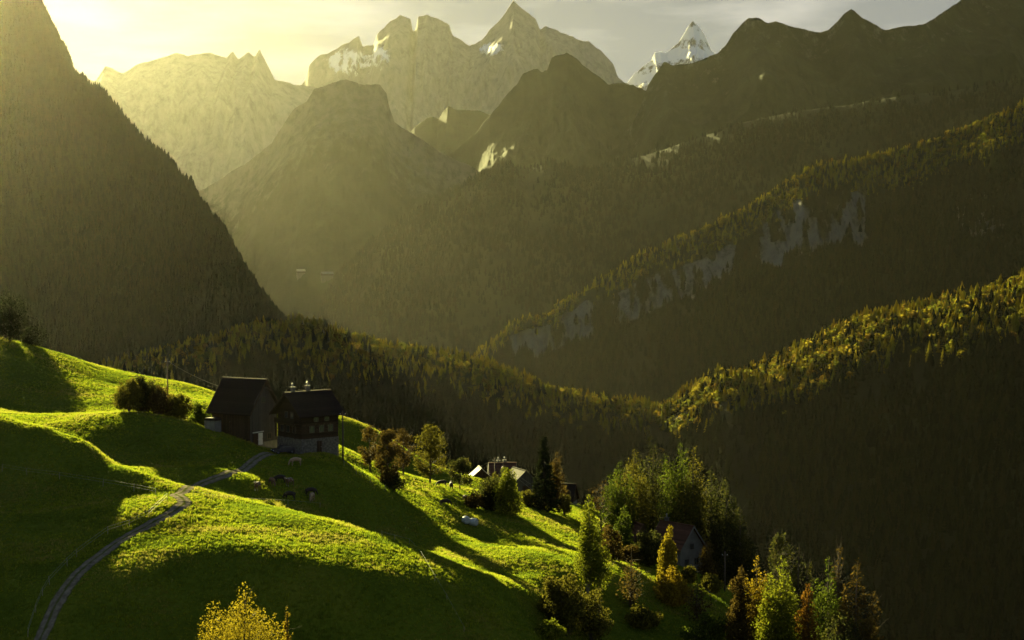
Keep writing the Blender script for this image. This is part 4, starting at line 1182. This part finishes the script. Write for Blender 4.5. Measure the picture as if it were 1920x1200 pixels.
# lower right group
tree('russet brown tree at the left end of the lower right group', 1392, 1060, 50, 'slender', 'brown', D=250, leaves=2600, seed=52, clear=0.05)
tree('golden tree behind the russet brown one', 1420, 1042, 42, 'column', 'gold', D=258, leaves=2200, seed=53, clear=0.05)
tree('broad green tree in the lower right group', 1468, 1044, 62, 'column', 'yellowgreen', D=252, leaves=3600, seed=54, clear=0.05)
tree('dark bare topped tree behind the broad green one', 1462, 998, 50, 'round', 'dark', D=272, leaves=2000, seed=55, clear=0.2, bare=0.4)
tree('dark tree behind the gap in the lower right group', 1500, 1020, 46, 'column', 'dark', D=268, leaves=2200, seed=56, clear=0.1, bare=0.25)
tree('bright orange tree at the bottom edge', 1517, 1092, 44, 'slender', 'orange', D=244, leaves=2200, seed=57, clear=0.04)
tree('fresh green tree left of the thin dark stem', 1556, 1038, 42, 'column', 'green', D=254, leaves=2400, seed=58, clear=0.1)
tree('thin dark tree rising above the lower right group', 1576, 1016, 26, 'slender', 'brown', D=256, leaves=700, seed=59, clear=0.3, bare=0.45)
tree('wide russet tree at the right end of the group', 1610, 1046, 66, 'column', 'brown', D=252, leaves=3400, seed=60, clear=0.08)
tree('low dark bush under the russet tree', 1580, 1150, 90, 'shrub', 'dark', D=248, leaves=2200, seed=61, name='bush', cat='bush')
# foreground
tree('golden yellow tree top at the bottom edge, left of the middle', 460, 1098, 132, 'column', 'yellow', D=199, leaves=11000, seed=62, size=0.14, clear=0.1)
tree('thin golden shoot right of the golden tree top', 535, 1130, 14, 'slender', 'gold', D=200, leaves=500, seed=63, size=0.17, clear=0.3)

# ------------------------------------------------------------------ utility poles and cables
def pole(label, px, top, base=None, D=None):
    loc = on_ground(px, base) if D is None else stand(px, D)
    H = zat(top, loc.y) - loc.z
    t = tag(empty('utility_pole', loc), label, 'pole', 'utility poles')
    MB().tube([(0, 0, -0.8), (0, 0, H)], [0.17, 0.11], 8).build('pole_shaft', M_WOODPOLE, t, True)
    MB().box(-0.5, 0.5, -0.05, 0.05, H - 0.75, H - 0.63).build('crossarm', M_WOODPOLE, t)
    for x in (-0.42, 0.42):
        MB().lathe([(0.03, 0), (0.06, 0.05), (0.06, 0.12), (0.03, 0.17)], (x, 0, H - 0.629), 8).build('insulator', M_WHITEPAINT, t)
    return loc + Vector((0, 0, H - 0.5))
pa = pole('bare utility pole standing on the hump left of the barn', 315, 672, base=780)
pb = pole('utility pole just right of the dark farmhouse', 643, 770, base=866)
pc = pole('utility pole in front of the hamlet house', 928, 858, D=372)
pd = pole('utility pole in front of the dark tree group', 1360, 1034, D=292)
def cable(label, a, b, sag, r=0.022):
    n = 14
    pts = [a.lerp(b, i / n) + Vector((0, 0, -sag * 4 * (i / n) * (1 - i / n))) for i in range(n + 1)]
    tag(MB().tube(pts, r, 4, False).build('cable', M_WIRE), label, 'cable', 'overhead cables')
zz_b = Vector((BARN[0] - 3, BARN[1] + 2, zb + 9.5))
cable('thin cable from the left utility pole to the barn', pa, zz_b, 0.5)
hk = Vector((float(P(968, 900, 365)[0]), 362, zat(889, 362)))
h2 = Vector((float(P(1085, 900, 352)[0]), 352, zat(948, 352)))
cable('upper cable running from the hamlet barn down to the right', hk, h2, 0.8)
cable('lower cable running from the hamlet barn down to the right', hk + Vector((0, -0.3, -0.6)), h2 + Vector((-1.5, 0, -0.5)), 0.9)

# ------------------------------------------------------------------ fences: posts and wire
def fence(label, pts, h=1.15, wire=M_WIRE, r=0.03, step=None, wr=0.012, strands=(0.95, 0.6), grp='pasture fences'):
    P0 = [on_ground(*p) for p in pts]
    t = tag(empty('fence', P0[0]), label, 'fence', grp)
    me = MB().tube([(0, 0, -0.35), (0, 0, h)], [r * 1.2, r], 6).mesh('post')
    allp = []
    for i, p in enumerate(P0):
        allp.append(p)
        if step and i < len(P0) - 1:
            n = int((P0[i + 1] - p).length / step)
            for k in range(1, n):
                q = p.lerp(P0[i + 1], k / n)
                q.z = yard_z(q.x, q.y)
                allp.append(q)
    for p in allp:
        o = add('post', me, M_POST, t)
        o.location = p - P0[0]
        o.rotation_euler = (random.gauss(0, .05), random.gauss(0, .05), random.uniform(0, 6))
    for s in strands:
        MB().tube([p - P0[0] + Vector((0, 0, h * s)) for p in allp], wr, 4, False).build('wire', wire, t)
    return t
fence('wire fence along the foot of the left knoll', [(4, 886), (50, 893), (112, 899), (193, 913), (251, 922), (292, 930)], step=None)
fence('wire fence along the left side of the track', [(52, 1195), (67, 1150), (80, 1118), (93, 1098), (126, 1062), (144, 1046), (202, 1003), (243, 990), (279, 972), (313, 940)])
fence('white tape fence across the shelf below the cattle', [(362, 932), (400, 938), (437, 942), (473, 945), (540, 948), (600, 953)], h=0.9, wire=M_TAPE, strands=(0.9,), wr=0.014)
fence('low wire fence running down over the shelf to the bottom edge', [(716, 1008), (740, 1014), (768, 1020), (790, 1046), (815, 1090), (838, 1128), (870, 1188)], h=0.9, wire=M_TAPE, strands=(0.9,), wr=0.013)
fence('wire fence on the slope edge below the farmhouse', [(645, 874), (668, 890), (694, 905), (722, 920)], h=0.9, wire=M_TAPE, strands=(0.9,), wr=0.013)
fence('wire fence down the steep lower right slope', [(1288, 1092), (1330, 1118), (1370, 1148), (1410, 1178)], h=0.9, wire=M_TAPE, strands=(0.9,), wr=0.013)
fence('short paling fence between the low bush and the barn', [(374, 785), (382, 788), (390, 790), (398, 792)], h=1.3, step=0.5, grp='pasture fences')

# ------------------------------------------------------------------ silage bales
M_BALE = simple_mat('bale_wrap', [(0.24, 0.28, 0.29), (0.36, 0.40, 0.41)], scale=2.5, rough=0.4, bump=0.3, spec=0.4)
M_NET = simple_mat('bale_end', [(0.20, 0.23, 0.24), (0.30, 0.33, 0.34)], scale=4, rough=0.5, bump=0.4)
def bale(label, px, py, yaw):
    p = on_ground(px, py)
    t = tag(empty('hay_bale', p, yaw), label, 'bale', 'wrapped silage bales')
    mb = MB(); sd = 20
    prof = [(0.0, -0.62), (0.50, -0.62), (0.62, -0.58), (0.67, -0.48), (0.685, 0.0), (0.67, 0.48), (0.62, 0.58), (0.50, 0.62), (0.0, 0.62)]
    mb.lathe(prof[2:7], (0, 0, 0), sd)
    b = mb.build('wrap', M_BALE, t, True)
    b.rotation_euler = (math.pi / 2, 0, 0); b.location = (0, 0, 0.62)
    for s in (-1, 1):
        e = MB().lathe([(0.62, 0.58), (0.60, 0.625), (0.3, 0.64), (0.02, 0.62)], (0, 0, 0), sd).build('end_cap', M_NET, t, True)
        e.rotation_euler = (math.pi / 2 * s, 0, 0); e.location = (0, 0, 0.62)
bale('left one of the two pale wrapped silage bales on the slope', 874, 982, math.radians(25))
bale('right one of the two pale wrapped silage bales on the slope', 888, 986, math.radians(62))

# ------------------------------------------------------------------ cattle: one skinned body each
def animal_mesh(grazing):
    V = [(0, 0, 1.12), (0.42, 0, 1.13), (0.78, 0, 1.12), (-0.45, 0, 1.11), (-0.82, 0, 1.13)]
    Rr = [(0.36, 0.38), (0.35, 0.38), (0.29, 0.34), (0.37, 0.40), (0.27, 0.30)]
    E = [(0, 1), (1, 2), (0, 3), (3, 4)]
    def chain(start, pts, rad):
        prev = start
        for p, q in zip(pts, rad):
            V.append(p); Rr.append((q, q)); E.append((prev, len(V) - 1)); prev = len(V) - 1
        return prev
    if grazing:
        h = chain(2, [(1.06, 0, 1.02), (1.30, 0, 0.66), (1.40, 0, 0.42), (1.50, 0, 0.14)], [0.22, 0.17, 0.15, 0.085])
        hx, hz = 1.36, 0.52
    else:
        h = chain(2, [(1.05, 0, 1.28), (1.28, 0, 1.48), (1.46, 0, 1.46), (1.70, 0, 1.28)], [0.22, 0.16, 0.155, 0.09])
        hx, hz = 1.36, 1.54
    for s in (-1, 1):
        chain(2, [(0.76, s * 0.20, 0.80), (0.74, s * 0.20, 0.45), (0.72, s * 0.20, 0.10), (0.75, s * 0.20, 0.0)], [0.13, 0.075, 0.055, 0.07])
        chain(4, [(-0.80, s * 0.20, 0.82), (-0.70, s * 0.21, 0.66), (-0.90, s * 0.21, 0.42), (-0.86, s * 0.21, 0.09), (-0.83, s * 0.21, 0.0)], [0.19, 0.13, 0.075, 0.055, 0.07])
    chain(4, [(-1.08, 0, 1.18), (-1.16, 0, 0.85), (-1.17, 0, 0.5)], [0.05, 0.03, 0.045])
    me = bpy.data.meshes.new('cow'); me.from_pydata(V, E, []); me.update()
    o = bpy.data.objects.new('cow_tmp', me); COL.objects.link(o)
    o.modifiers.new('skin', 'SKIN'); o.modifiers.new('sub', 'SUBSURF').levels = 1
    for i, sv in enumerate(me.skin_vertices[0].data):
        sv.radius = Rr[i]; sv.use_root = (i == 0)
    dg = bpy.context.evaluated_depsgraph_get()
    m2_ = bpy.data.meshes.new_from_object(o.evaluated_get(dg))
    bpy.data.objects.remove(o)
    m2_.polygons.foreach_set('use_smooth', np.full(len(m2_.polygons), True))
    return m2_, hx, hz
COW_G, COW_S = animal_mesh(True), animal_mesh(False)
M_COW = {'dark': simple_mat('hide_dark_brown', [(0.018, 0.013, 0.010), (0.035, 0.025, 0.018)], scale=2),
         'brown': simple_mat('hide_brown', [(0.07, 0.038, 0.020), (0.13, 0.075, 0.040)], scale=2),
         'tan': simple_mat('hide_tan', [(0.17, 0.115, 0.070), (0.27, 0.20, 0.13)], scale=2),
         'pied': simple_mat('hide_pied', [(0.09, 0.05, 0.03), (0.10, 0.06, 0.035), (0.62, 0.58, 0.50)], scale=1.6, detail=1)}
def cow(label, px, py, yaw, coat, grazing=True, s=0.92):
    me, hx, hz = COW_G if grazing else COW_S
    p = on_ground(px, py)
    t = tag(empty('cow', p, math.radians(yaw)), label, 'cow', 'grazing cattle')
    t.scale = (s * 0.9, s * 1.12, s * 1.05)
    b = me.copy(); b.materials.clear()
    add('body', b, M_COW[coat], t)
    for q in (-1, 1):
        MB().tube([(hx, q * 0.12, hz), (hx - 0.02, q * 0.24, hz - 0.02), (hx - 0.05, q * 0.33, hz - 0.06)], [0.03, 0.06, 0.02], 5).build('ear', M_COW[coat], t, True)
        MB().tube([(hx - 0.02, q * 0.07, hz + 0.06), (hx + 0.02, q * 0.17, hz + 0.12), (hx + 0.06, q * 0.16, hz + 0.22)], [0.03, 0.022, 0.006], 5).build('horn', M_POST, t, True)
cow('pale faced brown cow, leftmost of the herd below the farmhouse', 483, 920, -100, 'pied', False)
cow('brown cow at the left of the close group below the farmhouse', 510, 912, -60, 'brown')
cow('dark cow in the middle of the close group below the farmhouse', 525, 906, 200, 'dark')
cow('white marked brown cow at the right of the close group below the farmhouse', 543, 912, -120, 'pied', False)
cow('dark cow alone below the close group', 544, 938, 170, 'dark')
cow('dark cow behind the tan one in the shaded slope', 582, 930, 20, 'dark')
cow('tan cow facing the camera in the shaded slope', 585, 940, -95, 'tan')
cow('tan cow grazing just below the farmhouse door', 555, 874, 195, 'tan', True, 0.95)
cow('dark cow grazing on the sunlit orchard slope', 829, 914, 190, 'dark')
cow('dark cow seen from behind right of the orchard cow', 846, 918, 95, 'dark', False)
cow('dark cow on the lower sunlit slope above the bales', 834, 950, 15, 'dark')
cow('tan cow beside the low brown hedge bush', 872, 942, -70, 'tan')

# ------------------------------------------------------------------ car parked between barn and farmhouse
M_CAR = simple_mat('dark_car_paint', [(0.012, 0.013, 0.020), (0.02, 0.021, 0.03)], scale=1, rough=0.25, spec=0.6)
M_TYRE = simple_mat('tyre', [(0.012, 0.012, 0.012), (0.02, 0.02, 0.02)], scale=4)
M_LAMP = simple_mat('lamp_glass', [(0.5, 0.5, 0.48), (0.7, 0.7, 0.66)], scale=3, rough=0.15, spec=0.7)
cpnt = on_ground(530, 853)
car = tag(empty('parked_car', (cpnt.x, cpnt.y + 1.5, yard_z(cpnt.x, cpnt.y + 1.5) + 0.02), math.radians(205)), 'dark car parked between the barn and the farmhouse', 'car')
prof = [(-2.0, 0.35), (2.0, 0.35), (2.08, 0.62), (1.98, 0.86), (1.05, 0.98), (0.45, 1.42), (-1.0, 1.46), (-1.75, 1.02), (-2.05, 0.92), (-2.08, 0.55)]
MB().prism(prof, 'y', -0.82, 0.82).build('body', M_CAR, car)
MB().prism([(0.98, 1.0), (0.46, 1.38), (-0.95, 1.41), (-1.55, 1.03)], 'y', -0.828, 0.828).build('side_windows', M_GLASS_DARK, car)
MB().hexa([(1.075, -0.7, 0.985), (1.075, 0.7, 0.985), (0.50, 0.62, 1.40), (0.50, -0.62, 1.40), (1.09, -0.7, 0.995), (1.09, 0.7, 0.995), (0.515, 0.62, 1.41), (0.515, -0.62, 1.41)]).build('windscreen', M_GLASS_DARK, car)
for sx_ in (-1.28, 1.28):
    for sy_ in (-1, 1):
        w = MB().tube([(sx_, sy_ * 0.62, 0.32), (sx_, sy_ * 0.84, 0.32)], 0.32, 14).build('wheel', M_TYRE, car, True)
        MB().tube([(sx_, sy_ * 0.841, 0.32), (sx_, sy_ * 0.855, 0.32)], 0.19, 10).build('rim', M_METAL, w, True)
for sy_ in (-1, 1):
    MB().box(2.04, 2.10, sy_ * 0.62 - 0.15, sy_ * 0.62 + 0.15, 0.64, 0.78).build('headlight', M_LAMP, car)

# ------------------------------------------------------------------ far huts on the alp and trees on the valley floor
def on_mountain(px, py, names):
    best = None
    for nm in names:
        m = MOUNTS[nm]
        d = np.hypot(m.px - px, m.py - py) + (m.t < 0) * 1e6
        near = np.argwhere(d < max(4.0, d.min() + 0.5))
        for i, j in near:
            if best is None or m.V[i, j, 1] < best[1]:
                best = m.V[i, j]
    return Vector(best)
for lb, px, py, L in [('left one of the two pale roofed huts on the hazy alp', 562, 512, 30), ('right, longer one of the two pale roofed huts on the hazy alp', 615, 516, 44)]:
    p = on_mountain(px, py, ['mountain_middle_shoulder', 'mountain_dome', 'mountain_far_left'])
    chalet('alpine_hut', lb, 'hut', (p.x, p.y - 6, p.z - 2), math.radians(22), L, 18, 7.0, 14.0, over=2.0, wall=M_TIMBER_V, roof=M_METAL, foot=30, rgroup='huts on the hazy alp')
for lb, px, top, D, wd, kd, pal, sd in [('pale lone tree on the valley floor nearest the russet tree', 1664, 1162, 3000, 22, 'column', 'olive', 71), ('yellowish tree on the valley floor at the bottom edge', 1752, 1172, 2960, 22, 'column', 'gold', 72),
                                        ('orange tree on the valley floor beside the yellowish one', 1776, 1184, 2930, 30, 'round', 'orange', 73)]:
    tree(lb, px, top, wd, kd, pal, loc=Vector((float(P(px, 1180, D)[0]), D, VALLEY)), leaves=900, seed=sd, size=2.2, clear=0.05, trunk_r=0.5)

# grass tufts
def tuft_mesh(seed, n=9):
    r = np.random.default_rng(seed); V = []; Fc = []
    for i in range(n):
        a = r.uniform(0, 6.283); x, y = r.normal(0, 0.35, 2)
        h = r.uniform(0.6, 1.1); w = r.uniform(0.05, 0.09); lx, ly = r.normal(0, 0.22, 2)
        b = len(V); c, s = math.cos(a) * w, math.sin(a) * w
        V += [(x - c, y - s, -0.15), (x + c, y + s, -0.15), (x + lx * .5 + c * .7, y + ly * .5 + s * .7, h * .6), (x + lx * .5 - c * .7, y + ly * .5 - s * .7, h * .6), (x + lx * 1.4, y + ly * 1.4, h)]
        Fc += [(b, b + 1, b + 2), (b, b + 2, b + 3), (b + 3, b + 2, b + 4)]
    return np_mesh('tuft', V, Fc, True)
M_BLADE = leaf_mat('grass_blades', [(0.145, 0.18, 0.009), (0.185, 0.22, 0.011), (0.22, 0.23, 0.018)], 0.55, 'object')
M_BLADE_DEEP = leaf_mat('grass_blades_lush', [(0.085, 0.125, 0.010), (0.12, 0.16, 0.012)], 0.5, 'object')
M_BLADE_DRY = leaf_mat('grass_blades_dry', [(0.20, 0.19, 0.025), (0.25, 0.22, 0.045), (0.17, 0.17, 0.02)], 0.5, 'object')
TUFTS = [source('tuft_source', tuft_mesh(q), mm_) for q, mm_ in ((1, M_BLADE), (2, M_BLADE), (3, M_BLADE_DEEP), (4, M_BLADE_DRY))]
def meadow_grass(count):
    x = RNG.uniform(-118, 92, count); y = RNG.uniform(199, 400, count)
    keep = (np.abs(x) < 0.31 * y + 3) & (RNG.random(count) < (230 / y) ** 1.2)
    x, y = x[keep], y[keep]
    z = ground_z(x, y)
    px, py = project(np.stack([x, y, z], -1))
    keep = (px > -30) & (px < 1950) & (py < 1230)
    for k in range(0, len(x), 20000):                       # none on the track
        q = np.stack([x[k:k + 20000], y[k:k + 20000]], -1)
        dm = np.sqrt(((q[:, None] - TRACK_XY[None, ::2]) ** 2).sum(-1).min(1))
        keep[k:k + 20000] &= dm > 1.0 + 0.25 * RNG.random(len(q))
    x, y, z = x[keep], y[keep], z[keep]
    d = fbm(x / 9, y / 9, 3, 41)
    sel = fbm(x / 14, y / 7, 4, 61) + RNG.normal(0, 0.16, len(x))
    kinds = np.where(sel > 0.24, 3, np.where(sel < -0.16, 2, RNG.integers(0, 2, len(x))))
    h = 0.24 * (1 + 0.7 * d) * RNG.uniform(0.6, 1.3, len(x)); w = h * RNG.uniform(1.0, 1.6, len(x))
    o = scatter_object('grass', np.stack([x, y, z], -1), np.stack([w, w, h], -1), kinds, TUFTS, 0.12)
    o['label'] = 'short bright green meadow grass on the rolling slope'
meadow_grass(340000)

# ------------------------------------------------------------------ haze: one even body of air round the whole scene
def haze_box():
    x0, x1, y0, y1, z0, z1 = -25500, 25500, -3500, 16500, VALLEY - 8, 1740
    v = [(x, y, z) for z in (z0, z1) for y in (y0, y1) for x in (x0, x1)]
    f = [(0, 2, 3, 1), (4, 5, 7, 6), (0, 1, 5, 4), (2, 6, 7, 3), (0, 4, 6, 2), (1, 3, 7, 5)]
    me = bpy.data.meshes.new('haze'); me.from_pydata(v, [], f); me.update()
    m, nt, out = new_mat('haze_air')
    pv = N(nt, 'ShaderNodeVolumePrincipled')
    pv.inputs['Color'].default_value = (1.0, 0.98, 0.82, 1)
    pv.inputs['Density'].default_value = 2.35e-6
    pv.inputs['Anisotropy'].default_value = 0.89
    nt.links.new(pv.outputs[0], out.inputs['Volume'])
    o = add('haze', me, m)
    tag(o, kind='stuff')
    o['label'] = 'golden morning haze filling the whole valley'
    return o
haze_box()
